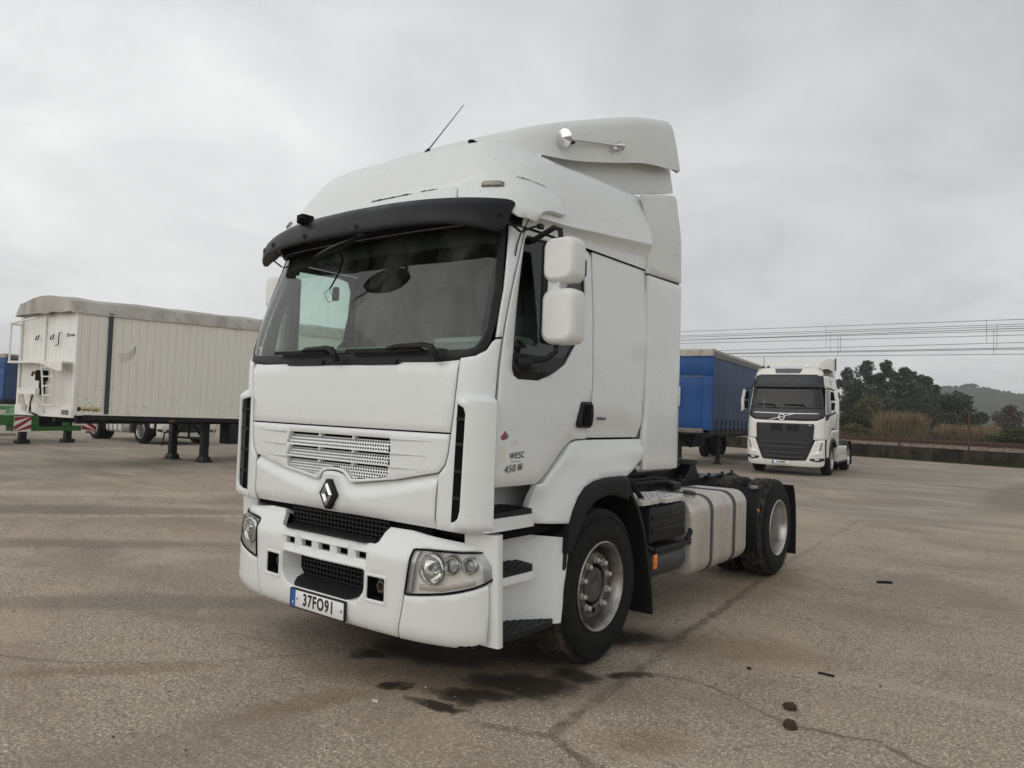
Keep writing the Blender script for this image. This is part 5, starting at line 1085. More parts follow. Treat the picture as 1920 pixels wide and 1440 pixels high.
tree('bare_tree', 'pale leafless tree left of the golden reeds', ray_ground(1632, 88), 4.3, 4.6, 76, 'olive_leaf', clumps=30, lv=70, bare=.25, size=.20)
bush('dark_bush', 'dark green bush beside the parked white truck', ray_ground(1605, 62), 2.7, 3.9, 81, 'dark_leaf', 5200, .12)
bush('olive_bush', 'low olive green bush in front of the dark bush', ray_ground(1592, 52), 1.5, 3.4, 82, 'olive_leaf', 3600, .10)
bush('green_bush', 'big green bush at the right edge behind the rails', ray_ground(1908, 50), 1.95, 3.4, 83, 'bush_leaf', 7600, .085)
bush('rust_bush', 'rust coloured bush behind the big green bush', ray_ground(1868, 72), 1.7, 3.0, 84, 'rust_bush', 2600, .10)
bush('grey_bush', 'grey green bush left of the golden reeds', ray_ground(1668, 76), 2.0, 3.6, 85, 'olive_leaf', 3200, .11)
bush('low_bush', 'low green bush between the two reed beds', ray_ground(1750, 64), 1.0, 3.4, 86, 'bush_leaf', 3000, .09)
def blades(name, label, px0, px1, d0, d1, n, h, mat, seed, lean=.25, w=.02, cat='reeds', clump=0.):
    rnd = random.Random(seed); V = []; F = []; m = 0
    while m < n:
        px = rnd.uniform(px0, px1); dd = rnd.uniform(d0, d1); q = .5 + .5 * noise.noise(Vector((px * .11, dd * .5, seed))); e = min(1, (px - px0) / (.16 * (px1 - px0)), (px1 - px) / (.16 * (px1 - px0)))
        if clump and rnd.random() > (.25 + q) * max(.12, e): continue
        m += 1; p = ray_ground(px, dd, .38); hh = h * rnd.uniform(.45, 1.1) * (1 - clump * (1 - q)) * (1 if not clump else .45 + .55 * max(0, e) ** .5); a = rnd.uniform(0, 2 * pi); l = Vector((cos(a), sin(a), 0)) * hh * lean * rnd.uniform(.2, 1.4); s = Vector((-sin(a), cos(a), 0)) * w * rnd.uniform(.5, 1.3)
        i = len(V); V += [p - s * .5, p + s * .5, p + l * .4 + Vector((0, 0, hh * .6)) + s, p + l * .4 + Vector((0, 0, hh * .6)) - s, p + l + Vector((0, 0, hh * .97))]; F += [(i, i + 1, i + 2, i + 3), (i + 3, i + 2, i + 4)]
    return tag(obj(name, V, F, mat, None, 0), label, cat, kind='stuff')
blades('reed_bed', 'tall golden reed bed in front of the eucalyptus trees', 1636, 1742, 58, 70, 6500, 3.0, 'reed_leaf', 91, .34, .024, 'reeds', .55)
blades('reed_bed', 'lower golden reed bed in front of the lone oval tree', 1744, 1892, 64, 80, 6500, 2.0, 'reed_leaf', 92, .32, .026, 'reeds', .5)
blades('dry_scrub', 'brown leafless scrub along the railway', 1560, 1900, 47.5, 60, 14000, 1.0, 'scrub_twig', 93, .6, .014, 'scrub', .5)
blades('field_grass', 'dull green rough grass in the field', 1560, 1990, 47, 95, 12000, .7, 'grass_blade', 94, .6, .03, 'grass', .4)
blades('dry_grass', 'pale dry grass tufts beside the rails', 1570, 1920, 46.6, 47.6, 900, .55, 'reed_leaf', 95, .6, .012, 'grass')
# wooded hills beyond the field
def hill(name, px0, px1, d, top, seed, mat, amp):
    rnd = random.Random(seed); V = []; F = []; n = 90
    for i in range(n + 1):
        px = px0 + (px1 - px0) * i / n; h = top(px) + amp * (noise.noise(Vector((i * .23, seed, 0))) * .8 + noise.noise(Vector((i * .9, seed, 3))) * .5)
        for k, (dd, zz) in enumerate(((d * .72, 0), (d * .85, h * .45), (d * .96, h * .9), (d, h), (d * 1.2, h * .7))): p = ray_ground(px, dd, zz); V.append(p)
    for i in range(n):
        for k in range(4): F.append((i * 5 + k, (i + 1) * 5 + k, (i + 1) * 5 + k + 1, i * 5 + k + 1))
    return struct(obj(name, V, F, mat, None, 60))
leaf_mat('hill_wood', (.022, .030, .016), (.055, .062, .034))
def hz(px): return pchip([1300, 1600, 1745, 1770, 1830, 1880, 1920, 2100, 2500], [14, 26, 35, 36.5, 36, 32, 29.5, 21, 14], px)
hill('hill', 1250, 2500, 800, hz, 3, 'hill_wood', 1.2)
rnd = random.Random(12); V = []; F = []
for i in range(5200):       # the wood on the hill: one far-off mass
    px = rnd.uniform(1540, 2000); q = rnd.random() ** .8; d = 800 * (.74 + .255 * q); k = (d / 800 - .72) / .28; z = hz(px) * min(1, .45 * (k / .46) if k < .46 else .45 + .55 * (k - .46) / .54); p = ray_ground(px, d, z); r = rnd.uniform(1.6, 3.2); h = r * rnd.uniform(.9, 1.6)
    b = len(V); m = 6
    for lv, (zz, s) in enumerate(((-.3, .75), (.35, 1.), (.8, .62))):
        for j in range(m): a = 2 * pi * (j + lv * .5) / m; V.append(p + Vector((cos(a) * r * s * rnd.uniform(.7, 1.2), sin(a) * r * s * rnd.uniform(.7, 1.2), h * zz * rnd.uniform(.85, 1.15) + 1)))
    V.append(p + Vector((0, 0, h * 1.1 + 1)))
    for lv in range(2):
        for j in range(m): F.append((b + lv * m + j, b + lv * m + (j + 1) % m, b + (lv + 1) * m + (j + 1) % m, b + (lv + 1) * m + j))
    for j in range(m): F.append((b + 2 * m + j, b + 2 * m + (j + 1) % m, b + 3 * m))
tag(obj('hill_woodland', V, F, 'hill_wood', None, 0), 'hazy wooded hillside in the far distance', 'woodland', kind='stuff')
for px, hh in ((1812, 6.5), (1822, 7.5), (1829, 6.8), (1806, 5.5)):
    p = ray_ground(px, 792, hz(px) - 1)
    tree('umbrella_pine', {1812: 'left of the two tallest pines on the hill crest', 1822: 'tallest umbrella pine on the hill crest', 1829: 'right hand pine of the group on the hill crest', 1806: 'small leftmost pine of the group on the hill crest'}[px], p, hh, 5.5, px, 'hill_wood', clumps=14, lv=60, bare=.5, size=.7, group='pines on the hill crest', top_narrow=.9)
# grit on the asphalt
rg = random.Random(31); gm = {0: MB(), 1: MB()}
for i in range(1500):
    a = rg.uniform(-.75, .75); d = 1.8 + 9 * rg.random() ** 1.4; v = _f * cos(a) + _r * sin(a); r = rg.uniform(.0025, .0075) * (1.6 if rg.random() < .08 else 1); p = Vector((CP.x + v.x * d, CP.y + v.y * d, r * .4))
    gm[rg.random() < .45].add([p + Vector((rg.uniform(.6, 1.2) * r * x, rg.uniform(.6, 1.2) * r * y, rg.uniform(.5, 1) * r * z)) for x, y, z in ((1, 0, 0), (-1, 0, 0), (0, 1, 0), (0, -1, 0), (0, 0, 1))], [(0, 2, 4), (2, 1, 4), (1, 3, 4), (3, 0, 4)])
for k, (nm, col) in enumerate((('pale_grit', (.42, .39, .34)), ('dark_grit', (.055, .048, .042)))): tag(obj(nm, gm[k].v, gm[k].f, M(nm, col, .9), None, 0), ['fine pale grit scattered on the asphalt', 'fine dark grit scattered on the asphalt'][k], 'grit', kind='stuff')
# crumbs on the asphalt
M('clod_earth', (.055, .036, .022), .95, bump=.6, bs=40)
def clod(loc, r, lb, seed, flat=.7):
    bm = bmesh.new(); bmesh.ops.create_icosphere(bm, subdivisions=3, radius=r)
    for v in bm.verts: k = 1 + .35 * noise.noise(v.co * (2.2 / r) + Vector((seed, 0, 0))) + .15 * noise.noise(v.co * (6 / r)); v.co = Vector((v.co.x * k, v.co.y * k * .9, max(-r * .35, v.co.z * k * flat)))
    me = bpy.data.meshes.new('clod'); bm.to_mesh(me); bm.free(); me.materials.append(MATS['clod_earth']); o = bpy.data.objects.new('earth_clod', me); C.objects.link(o); o.location = (loc[0], loc[1], r * .32); return tag(o, lb, 'clod', 'clods of earth on the asphalt')
clod((2.44, 1.49), .038, 'brown earth clod on the asphalt, the farther of the two', 1); clod((2.52, 1.22), .036, 'brown earth clod on the asphalt, the nearer of the two', 5, .9); clod((2.02, 2.0), .016, 'tiny dark crumb of earth left of the two clods', 9)
tag(MB().tube([(2.12, 5.60, .012), (2.18, 5.65, .016), (2.245, 5.70, .012)], .014, 6).build('rubber_scrap', 'rubber', None), 'short black rubber scrap lying on the asphalt farther out', 'scrap', 'scraps on the asphalt')
tag(MB().box((2.40, 2.235, .003), (2.50, 2.262, .010), .002).build('rubber_scrap', 'rubber', None), 'flat dark scrap on the asphalt right of the front wheel', 'scrap', 'scraps on the asphalt')
tag(MB().prism([(-.02, -.01), (.025, -.004), (.005, .014)], lambda x, y, h: Vector((.60 + x, -.05 + y, h)), .003, .010).build('white_chip', 'white_plastic', None, 0), 'small white paint chip on the asphalt before the front bumper', 'chip')
# ================================================================ parked trucks and trailers
M('fleet_white', (.78, .77, .71), .32, coat=.3, var=.03, vs=1.)
M('fleet_dark', (.020, .022, .027), .35, var=.2, vs=5)
M('grille_black', (.010, .010, .012), .5)
VK = [0, .4, .8, 1.0, 1.1, 1.2, 1.3, 1.5, 2.0, 3.2]
VL = [(0, .0), (.4, .01), (.8, .05), (1.0, .10), (1.09, .15), (1.165, .235), (1.21, .33), (1.24, .52), (1.25, 1.02), (1.25, 2.22)]
def vrow_(z, dy, k): return [(x * k, y + dy, z) for x, y in VL]
VOL = Surf(VK, [.28, .5, 1.7, 2.1, 2.85, 3.25, 3.5], [vrow_(.28, .05, .98), vrow_(.5, 0, 1), vrow_(1.7, .02, 1), vrow_(2.1, .07, .985), vrow_(2.85, .24, .93), vrow_(3.25, .34, .90), vrow_(3.5, .55, .86)])
def modern_truck(name, label, loc, rz, scale, plate, skirt):
    R = thing(name, label, 'truck', loc, rz); R.scale = (scale,) * 3
    P = lambda nm, o, m, par=R, **k: panel(nm, o, VOL, m, par, **{**dict(step=.09, bev=.008), **k})
    P('cab_core', [(-2.95, .9), (-1.2, .4), (1.2, .4), (2.95, .9), (2.95, 3.2), (-2.95, 3.2)], 'gap_black', off=-.05, thick=0, bev=0, holes=[mirror_half([(0, 2.80), (1.0, 2.80), (1.08, 2.15), (0, 2.14)])])
    P('front_panel', mirror_half([(0, 1.745), (.6, 1.745), (.95, 1.76), (1.16, 1.85), (1.235, 1.93), (1.235, 1.18), (1.10, 1.175), (.60, 1.155), (0, 1.15)]), 'fleet_white')
    P('front_band', mirror_half([(0, 2.13), (1.12, 2.15), (1.20, 2.20), (1.235, 1.94), (1.16, 1.86), (.95, 1.77), (.6, 1.755), (0, 1.755)]), 'fleet_dark', off=.004)
    b = P('bumper', mirror_half([(0, .50), (.66, .50), (.70, .58), (.92, 1.14), (1.10, 1.165), (1.235, 1.17), (1.25, .62), (1.235, .36), (1.1, .31), (.6, .30), (0, .30)]), 'fleet_white')
    g = P('grille', mirror_half([(0, 1.66), (.87, 1.66), (.89, 1.60), (.86, 1.10), (.80, .85), (.69, .56), (.62, .50), (0, .47)]), 'grille_black', off=.014, thick=.03)
    for z, w, h in ((1.05, .74, .02), (.90, .70, .02), (.72, .62, .02), (.59, .56, .02)): P('grille_bar', mirror_half([(0, z + h), (w, z + h), (w + .02, z), (w * .85, z - .03), (0, z - .03)]), 'fleet_dark', g, off=.03, thick=.03)
    for s in (1, -1):
        P('grille_mesh', ms(s, [(.06, 1.62), (.44, 1.62), (.44, 1.42), (.06, 1.42)]), 'gap_black', g, off=.017, thick=0, bev=0)
        for k in range(4): P('mesh_rib', ms(s, [(.07, 1.45 + k * .045), (.43, 1.45 + k * .045), (.43, 1.465 + k * .045), (.07, 1.465 + k * .045)]), 'fleet_dark', g, off=.022, thick=.01, bev=0)
        for k in range(5): P('mesh_rib', ms(s, [(.0, .62 + k * .09), (.44, .62 + k * .09), (.44, .645 + k * .09), (.0, .645 + k * .09)]), 'chassis', g, off=.02, thick=.01, bev=0)
        hl = P('headlight', ms(s, [(1.06, 1.12), (1.15, 1.14), (1.21, 1.10), (1.16, .78), (1.10, .66), (.80, .64), (.84, .72), (.98, .80)]), 'lamp_inner', off=.012)
        P('lamp_lens', ms(s, [(1.075, 1.09), (1.15, 1.10), (1.10, .84), (1.02, .82)]), 'bulb_glass', hl, off=.02, thick=.01)
        P('running_light', ms(s, [(.86, .735), (1.11, .75), (1.10, .70), (.83, .68)]), 'plate_white', hl, off=.022, thick=.01)
        P('fog_panel', ms(s, [(.76, .57), (1.20, .60), (1.235, .52), (1.0, .47), (.80, .50)]), 'grille_black', hl, off=.014)
        P('fog_light', ms(s, [(.92, .56), (1.04, .565), (1.04, .52), (.92, .515)]), 'lamp_inner', hl, off=.02, thick=.01)
        d = P('door', ms(s, [(1.245, 1.18), (1.55, 1.18), (1.75, 1.32), (2.0, 1.52), (2.22, 1.55), (2.22, 2.82), (1.30, 2.82), (1.255, 2.2)]), 'fleet_white', holes=[ms(s, [(1.32, 2.74), (2.05, 2.74), (2.10, 2.25), (1.95, 2.10), (1.30, 2.02), (1.29, 2.2)])])
        P('door_glass', ms(s, [(1.30, 2.76), (2.07, 2.76), (2.12, 2.24), (1.95, 2.08), (1.28, 2.0), (1.27, 2.2)]), 'dark_glass', d, off=-.014, thick=0)
        P('door_trim', ms(s, [(1.25, 1.96), (1.34, 2.0), (1.96, 2.10), (1.90, 2.02), (1.4, 1.80), (1.245, 1.78)]), 'fleet_dark', d, off=.006)
        P('cab_side', ms(s, [(2.23, 1.55), (2.94, 1.50), (2.94, 3.22), (2.23, 3.22)]), 'fleet_white'); P('cab_side_top', ms(s, [(1.24, 2.83), (2.225, 2.83), (2.225, 3.22), (1.20, 3.22)]), 'fleet_white')
        def FS(y, z, h, s=s): return Vector((s * (1.245 + h), y, z))
        panel('front_fender', [(.42, .62), (.62, .62), (.72, .95), (.95, 1.17), (1.4, 1.22), (1.85, 1.12), (2.1, .95), (2.3, .95), (2.3, 1.49), (1.2, 1.49), (1.02, 1.48), (.76, 1.27), (.55, 1.16), (.42, 1.16)], FS, 'fleet_white', R, off=.005, thick=.05, step=.1)
        panel('arch_trim', [(.62, .60), (.70, .95), (.95, 1.18), (1.4, 1.23), (1.85, 1.13), (2.08, .95), (1.98, .90), (1.8, 1.04), (1.4, 1.12), (1.02, 1.07), (.80, .88), (.72, .60)], FS, 'black_plastic', R, off=.02, thick=.06, step=.1)
        panel('rear_fairing', [(2.26, .98), (2.62, .98), (2.60, 2.2), (2.45, 3.50), (2.2, 3.3), (2.24, 2.0)], FS, 'fleet_white', R, off=lambda y, z: -.14 * sstep(2.2, 3.5, z), thick=.03, step=.12)
        P('quarter_window', ms(s, rounded([(1.75, 3.16), (2.15, 3.12), (2.2, 2.96), (2.05, 2.93)], .03)), 'dark_glass', d, off=.006, thick=.01)
        if skirt:
            sk = panel('side_skirt', rounded([(2.32, .42), (4.55, .42), (4.50, .70), (4.46, .92), (2.42, .95), (2.32, .9)], .03), FS, 'fleet_white', R, off=0, thick=.4, step=.2)
            panel('skirt_line', [(2.40, .655), (4.5, .655), (4.5, .67), (2.40, .67)], FS, 'grille_black', sk, off=.003, thick=.01, bev=0); panel('skirt_foot', [(2.32, .34), (4.6, .34), (4.58, .415), (2.32, .415)], FS, 'black_plastic', R, off=-.02, thick=.3)
            panel('skirt_vent', [(2.36, .50), (2.44, .50), (2.44, .66), (2.36, .66)], FS, 'gap_black', sk, off=.004, thick=.01, bev=0)
        else:
            for a, c_, mt in ((2.95, 4.15, 'fleet_white'), (2.36, 2.9, 'alloy')):
                tk = MB().loft([[Vector((s * p.x, p.y, p.z)) for p in rrect_ring(y, .6 + q, 1.2 - q, .36 + q, .92 - q, .12)] for y, q in ((a, .03), (a + .03, 0), (c_ - .03, 0), (c_, .03))], True, True).build('side_tank', mt, R, 50)
                if mt == 'fleet_white':
                    for y in (3.2, 3.55, 3.9): MB().loft([[Vector((s * p.x, yy, p.z)) for p in rrect_ring(0, .595, 1.206, .354, .926, .12)] for yy in (y - .03, y + .03)], True).build('tank_strap', 'gap_black', tk)
        # mirrors
        ma = MB().loft([[Vector((s * (x0 + a), y, z)) for a, y in ((0, .50), (.09, .46), (.10, .60), (0, .64))] for z, x0 in ((2.02, 1.42), (2.06, 1.40), (2.40, 1.42), (2.72, 1.36), (2.76, 1.34))], True, True).build('mirror', 'fleet_white', R)
        MB().box((s * 1.30 if s > 0 else -1.43, .52, 2.12), (1.43 if s > 0 else s * 1.30, .60, 2.36), .02).build('mirror_pod', 'gap_black', ma); MB().box((s * 1.27 if s > 0 else -1.42, .52, 2.42), (1.42 if s > 0 else s * 1.27, .60, 2.70), .02).build('mirror_pod', 'gap_black', ma)
        MB().tube([(s * 1.16, .42, 2.78), (s * 1.28, .46, 2.79), (s * 1.38, .50, 2.74)], .025, 6).tube([(s * 1.20, .40, 1.92), (s * 1.34, .46, 1.98), (s * 1.43, .50, 2.06)], .03, 6).build('mirror_arm', 'fleet_dark', ma)
        wheel('front_wheel', (s * 1.22, 1.37, .50), s, 'steer', R, R=.50, rim_mat='alloy'); wheel('rear_wheel', (s * 1.22, 5.07, .50), s, 'drive', R, R=.50, rim_mat='alloy', sub=(s > 0)); wheel('rear_inner_wheel', (s * .89, 5.07, .50), s, 'drive', R, R=.50, sub=False)
        MB().loft([[Vector((s * .6, y, z)), Vector((s * 1.25, y, z)), Vector((s * 1.25, y + .03, z + .02)), Vector((s * .6, y + .03, z + .02))] for y, z in ((4.55, .75), (4.62, .95), (4.85, 1.06), (5.1, 1.08), (5.35, 1.05), (5.58, .92), (5.66, .6), (5.68, .2))], True, True).build('rear_mudguard', 'black_plastic', R)
        MB().box((s * .40 - .04, 1.0, .66), (s * .40 + .04, 5.9, .95)).build('chassis_rail', 'chassis', R); MB().box((s * .9 - .22, 2.34, .955), (s * .9 + .22, 4.5, .985), .01).build('deck_plate', 'chassis', R)
    P('windscreen_frame', mirror_half([(0, 2.86), (1.10, 2.86), (1.165, 2.50), (1.19, 2.22), (1.13, 2.16), (0, 2.14)]), 'fleet_dark', holes=[mirror_half([(0, 2.82), (1.05, 2.82), (1.10, 2.50), (1.12, 2.26), (1.08, 2.21), (0, 2.20)])], off=.0)
    P('windscreen', mirror_half([(0, 2.83), (1.06, 2.83), (1.11, 2.50), (1.13, 2.25), (1.08, 2.20), (0, 2.19)]), 'dark_glass', off=-.012, thick=0, bev=0)
    v = P('sun_visor', mirror_half([(0, 3.22), (.95, 3.22), (1.10, 3.16), (1.16, 2.95), (1.15, 2.83), (1.08, 2.80), (0, 2.79)]), 'fleet_dark', off=lambda t, z: .05 + .05 * sstep(2.95, 2.80, z), thick=.06)
    P('roof_front', mirror_half([(0, 3.47), (1.0, 3.45), (1.15, 3.40), (1.22, 3.24), (1.10, 3.19), (.95, 3.23), (0, 3.23)]), 'fleet_white', off=.01)
    P('roof_hatch', mirror_half([(0, 3.44), (.50, 3.43), (.42, 3.28), (0, 3.27)]), M('hatch_grey', (.11, .115, .125), .25), off=.016, thick=.01)
    MB().loft([[Vector((x, y, z)) for x in lin(-1, 1, 8) for _ in (0,)] if False else [Vector((a * w, y, z - .05 * a * a)) for a in lin(-1, 1, 10)] for y, z, w in ((.55, 3.46, 1.02), (1.0, 3.52, 1.05), (2.25, 3.55, 1.06), (2.25, 3.2, 1.08))], closed=False).build('roof', 'fleet_white', R, 50)
    MB().loft([[Vector((w, y, z0)), Vector((w * 1.0, y, z1 - .1)), Vector((w * .93, y - .02, z1)), Vector((0, y - .03, z1 + .03)), Vector((-w * .93, y - .02, z1)), Vector((-w, y, z1 - .1)), Vector((-w, y, z0))] for y, z0, z1, w in ((.95, 3.50, 3.56, .85), (1.1, 3.50, 3.66, .95), (1.5, 3.50, 3.80, 1.03), (2.0, 3.45, 3.88, 1.08), (2.45, 3.42, 3.90, 1.10))], closed=False).build('roof_deflector', 'fleet_white', R, 40)
    for s in (1, -1): MB().box((s * 1.105 - .012, 2.40, 3.50), (s * 1.105 + .012, 2.62, 3.92)).build('deflector_edge', 'grille_black', R)
    MB().box((-1.0, 2.20, 1.0), (1.0, 2.24, 3.4)).build('cab_back', 'fleet_white', R); MB().box((-1.0, .6, 2.0), (1.0, 2.2, 2.05)).build('cabin_floor', 'interior_dark', R); MB().box((-1.02, 1.75, 2.0), (1.02, 1.8, 3.2)).build('cabin_curtain', 'seat_cloth', R)
    for x in (-.6, .6): MB().box((x - .25, 1.2, 1.9), (x + .25, 1.35, 2.65), .05).build('seat', 'interior_dark', R)
    MB().tube([(-.85, .65, 3.45), (-.84, .64, 3.52)], [.05, .02], 8).tube([(-.84, .64, 3.52), (-.83, .66, 3.85)], .008, 5).build('aerial', 'gap_black', R)
    for x in (.45,): MB().tube([(x, .75, 3.50), (x + .15, .72, 3.56)], .03, 8).build('air_horn', 'chrome', R)
    for x0, x1 in ((-.30, -.92), (.62, -.02)):
        w = MB().tube([VOL(x0, 2.14, .03), VOL(x0 - .05, 2.24, .05), VOL(x1, 2.255, .04)], .014, 6).build('wiper', 'gap_black', R)
    P('chrome_strip', mirror_half([(0, 1.985), (1.0, 2.0), (1.0, 1.975), (0, 1.96)]), 'alloy', off=.012, thick=.012, bev=0)
    P('diagonal_bar', [(-.52, 1.755), (-.44, 1.755), (.30, 1.965), (.22, 1.965)], 'alloy', off=.016, thick=.01, bev=0)
    c = VOL(-.09, 1.855, .02); em = MB().lathe([(-.012, .072), (-.02, .082), (-.02, .098), (-.006, .104), (0, .104)], c, (0, 1, -.03), 28).build('emblem_ring', 'chrome', R); MB().lathe([(-.010, 0), (-.010, .072)], c, (0, 1, 0), 20).build('emblem_disc', 'fleet_dark', em); MB().box((c.x - .07, c.y - .018, c.z - .012), (c.x + .07, c.y - .008, c.z + .012)).build('emblem_band', 'chrome', em)
    MB().tube([(c.x + .07, c.y - .01, c.z + .07), (c.x + .10, c.y - .012, c.z + .105)], [.012, .022], 6).build('emblem_arrow', 'chrome', em)
    def DT(px, pz): return lambda x, y, z: VOL(px + x, pz + y, .02 + z)
    text_mesh('grille_lettering', 'FH', .05, DT(.76, 1.61), 'plate_white', R, .001, bold=.002)
    MB().box((-1.0, 1.0, .35), (1.0, 2.3, 1.15)).build('engine_bay_blocker', 'gap_black', R); MB().lathe([(-.95, .09), (.95, .09)], (0, 5.07, .5), (1, 0, 0), 12).build('rear_axle', 'chassis', R)  # black box filling the engine bay, as under the front truck
    MB().prism(pl5, lambda x, y, h: Vector((x, y - .1, h)), 1.10, 1.15).build('fifth_wheel', 'chassis', R); MB().box((-.35, 4.4, .95), (.35, 4.8, 1.10)).build('wheel_pedestal', 'chassis', R)
    if plate:
        def PV(x, z, h): return Vector((x - .09, -.012 - h + .0, z))
        p = panel('number_plate', rounded([(-.26, .362), (.26, .362), (.26, .472), (-.26, .472)], .008), PV, 'plate_white', R, off=.008, thick=.03, step=.3, bev=.001); panel('plate_band', [(-.258, .364), (-.21, .364), (-.21, .47), (-.258, .47)], PV, 'plate_blue', p, off=.0095, thick=.001, bev=0)
        text_mesh('plate_lettering', plate, .09, lambda x, y, z: PV(.02 + x, .417 + y, .0095 + z), 'ink', p, .0005, bold=.003)
    # fleet mark on the cab side
    for z, k in ((1.62, 0), (1.52, 1)): P('fleet_mark', [(1.30, z), (1.36, z + .01), (1.36, z + .06), (1.30, z + .05)], 'plate_white', holes=[[(1.315, z + .015), (1.345, z + .02), (1.345, z + .045), (1.315, z + .04)]], off=.004, thick=.003, bev=0, step=.1)
    return R
modern_truck('tractor_truck', 'white tractor truck with black visor and dark grille, parked beside the blue trailer', (-3.31, 20.25, 0), radians(5), .97, 'AV40EZ', True)
modern_truck('tractor_truck', 'white tractor truck half hidden behind the white board trailer', (-21.85, 11.30, 0), radians(91), .97, None, False)

# ---- blue curtain-side trailer
def cloth_mat(name, a, b, fold=1.):
    t = NT(name); g = t.geo(); n = t.noise(t.mapv(g, sc=(1.5, 1.5, .25)), 2.2, 5, .6); m = t.noise(g, .8, 4, .6); t.p(col=t.mix(t.ramp(t.ma('ADD', t.ma('MULTIPLY', n, .5), t.ma('MULTIPLY', m, .5)), .35, .65), a, b), rough=.55, spec=.4); t.bump(n, .25 * fold, .05); MATS[name] = t.m
cloth_mat('blue_curtain', (.018, .046, .115), (.036, .078, .165)); cloth_mat('blue_panel', (.004, .050, .19), (.006, .068, .235), .3); cloth_mat('tarp_beige', (.30, .28, .24), (.50, .47, .41), 1.6)
M('trailer_frame', (.16, .15, .14), .6, metal=.2, var=.3, vs=6)
def blue_trailer(name, label, loc, rz, L=13.4, detail=True):
    R = thing(name, label, 'trailer', loc, rz); z0, z1, hw = 1.27, 3.90, 1.25
    FR = lambda x, z, h: Vector((x, -h, z)); 
    MB().box((-hw + .02, .03, z0), (hw - .02, L, z1 - .02)).build('load_body', 'gap_black', R, 0)
    panel('front_wall', [(-hw + .16, z0 + .06), (hw - .36, z0 + .06), (hw - .36, 3.05), (-hw + .16, 3.05)], FR, 'blue_panel', R, off=.02, thick=.04, step=.4)
    panel('front_top', [(-hw, 3.09), (hw, 3.09), (hw, z1 - .08), (-hw, z1 - .08)], FR, 'blue_panel', R, off=.012, thick=.04, step=.4)
    for s in (1, -1):
        a, b = (hw - .35, hw) if s > 0 else (-hw, -hw + .15)
        panel('corner_post', [(a, z0), (b, z0), (b, 3.08), (a, 3.08)], FR, 'blue_panel', R, off=.035, thick=.05, step=.4, bev=.015)
    panel('front_rail', [(-hw + .16, 3.05), (hw - .36, 3.05), (hw - .36, 3.085), (-hw + .16, 3.085)], FR, 'trailer_frame', R, off=.03, thick=.04, step=.4); panel('front_sill', [(-hw, z0 - .10), (hw - .3, z0 - .10), (hw - .3, z0 + .055), (-hw, z0 + .055)], FR, 'trailer_frame', R, off=.03, thick=.06, step=.4)
    bx = MB().box((-.14, -.14, 2.05), (.16, -.02, 2.72), .04).build('document_box', 'plate_white', R)
    for z in (2.18, 2.58): MB().box((-.145, -.146, z), (.165, -.02, z + .018)).build('box_strap', 'sticker', bx)
    MB().loft([[Vector((x, y, z)) for y, z in ((-.06, z1 - .15), (-.075, z1 - .02), (-.06, z1 + .08), (.15, z1 + .10), (.15, z1 - .02))] for x in (-hw - .01, -.6, 0, .6, hw + .01)], True, True).build('tarp_edge', 'tarp_beige', R)
    if detail:
        for k in range(6): MB().lathe([(-.008, 0), (-.008, .022), (.004, .026)], (-1.0 + k * .37, -.072, z1 - .02), (0, 1, 0), 10).build('eyelet', 'gap_black', R)
    roof = MB().box((-hw, .13, z1 - .02), (hw, L, z1 + .07)).build('roof_tarp', 'tarp_beige', R, 0)
    for s in (1, -1):
        V = []; F = []; n = 90
        for i in range(n + 1):
            y = .03 + (L - .06) * i / n
            for j in range(8):
                z = z0 + .02 + (z1 - .22 - z0) * j / 7; V.append(Vector((s * (hw + .012 * noise.noise(Vector((y * .9, z * .5, s))) + .006 * sin(y * 9) * (1 - j / 7)), y, z)))
        for i in range(n):
            for j in range(7): F.append((i * 8 + j, (i + 1) * 8 + j, (i + 1) * 8 + j + 1, i * 8 + j + 1))
        cu = obj('curtain', V, F, 'blue_curtain', R, 60)
        MB().box((s * hw - .03, .02, z1 - .20), (s * hw + .03, L, z1 - .02)).build('top_rail', 'trailer_frame', R, 0)
        MB().box((s * (hw - .05) - .05, .0, z0 - .14), (s * (hw - .05) + .05, L, z0)).build('side_rail', 'chassis', R, 0)
        if detail:
            for k in range(18): y = .5 + k * .62; st = MB().box((s * (hw + .016) - .006, y - .022, z0 - .10), (s * (hw + .016) + .006, y + .022, z0 + .36)).build('curtain_strap', 'gap_black', R, 0); MB().box((s * (hw + .026) - .008, y - .03, z0 + .10), (s * (hw + .026) + .008, y + .03, z0 + .16)).build('buckle', 'steel', st, 0)
        lg = MB().box((s * .72 - .07, 2.75, .12), (s * .72 + .07, 2.90, 1.15)).build('landing_leg', 'chassis', R, 0); MB().prism([(-.16, -.12), (.16, -.12), (.16, .12), (-.16, .12)], lambda x, y, h: Vector((s * .72 + x, 2.825 + y, h)), 0.0, .035).prism([(-.09, -.08), (.09, -.08), (.09, .08), (-.09, .08)], lambda x, y, h: Vector((s * .72 + x * (1.2 - h * 2), 2.825 + y, h)), .035, .16).build('leg_foot', 'chassis', lg, 0)
        MB().tube([(s * .72, 2.82, 1.0), (s * .3, 2.9, .55)], .035, 6).build('leg_brace', 'chassis', R)
        MB().box((s * .55 - .06, .6, .98), (s * .55 + .06, L - .3, 1.16)).build('main_beam', 'chassis', R, 0)
        for y in (7.6, 8.95, 10.3): wheel('trailer_wheel', (s * 1.22, y, .50), s, 'steer', R, R=.50, sub=False)
    MB().box((-1.15, .15, 1.10), (1.15, 2.6, 1.2)).build('front_plate', 'chassis', R, 0)
    sw_ = MB().box((-.95, 3.4, .55), (-.35, 4.9, 1.0)).build('pallet_box', 'chassis', R, 0)
    return R
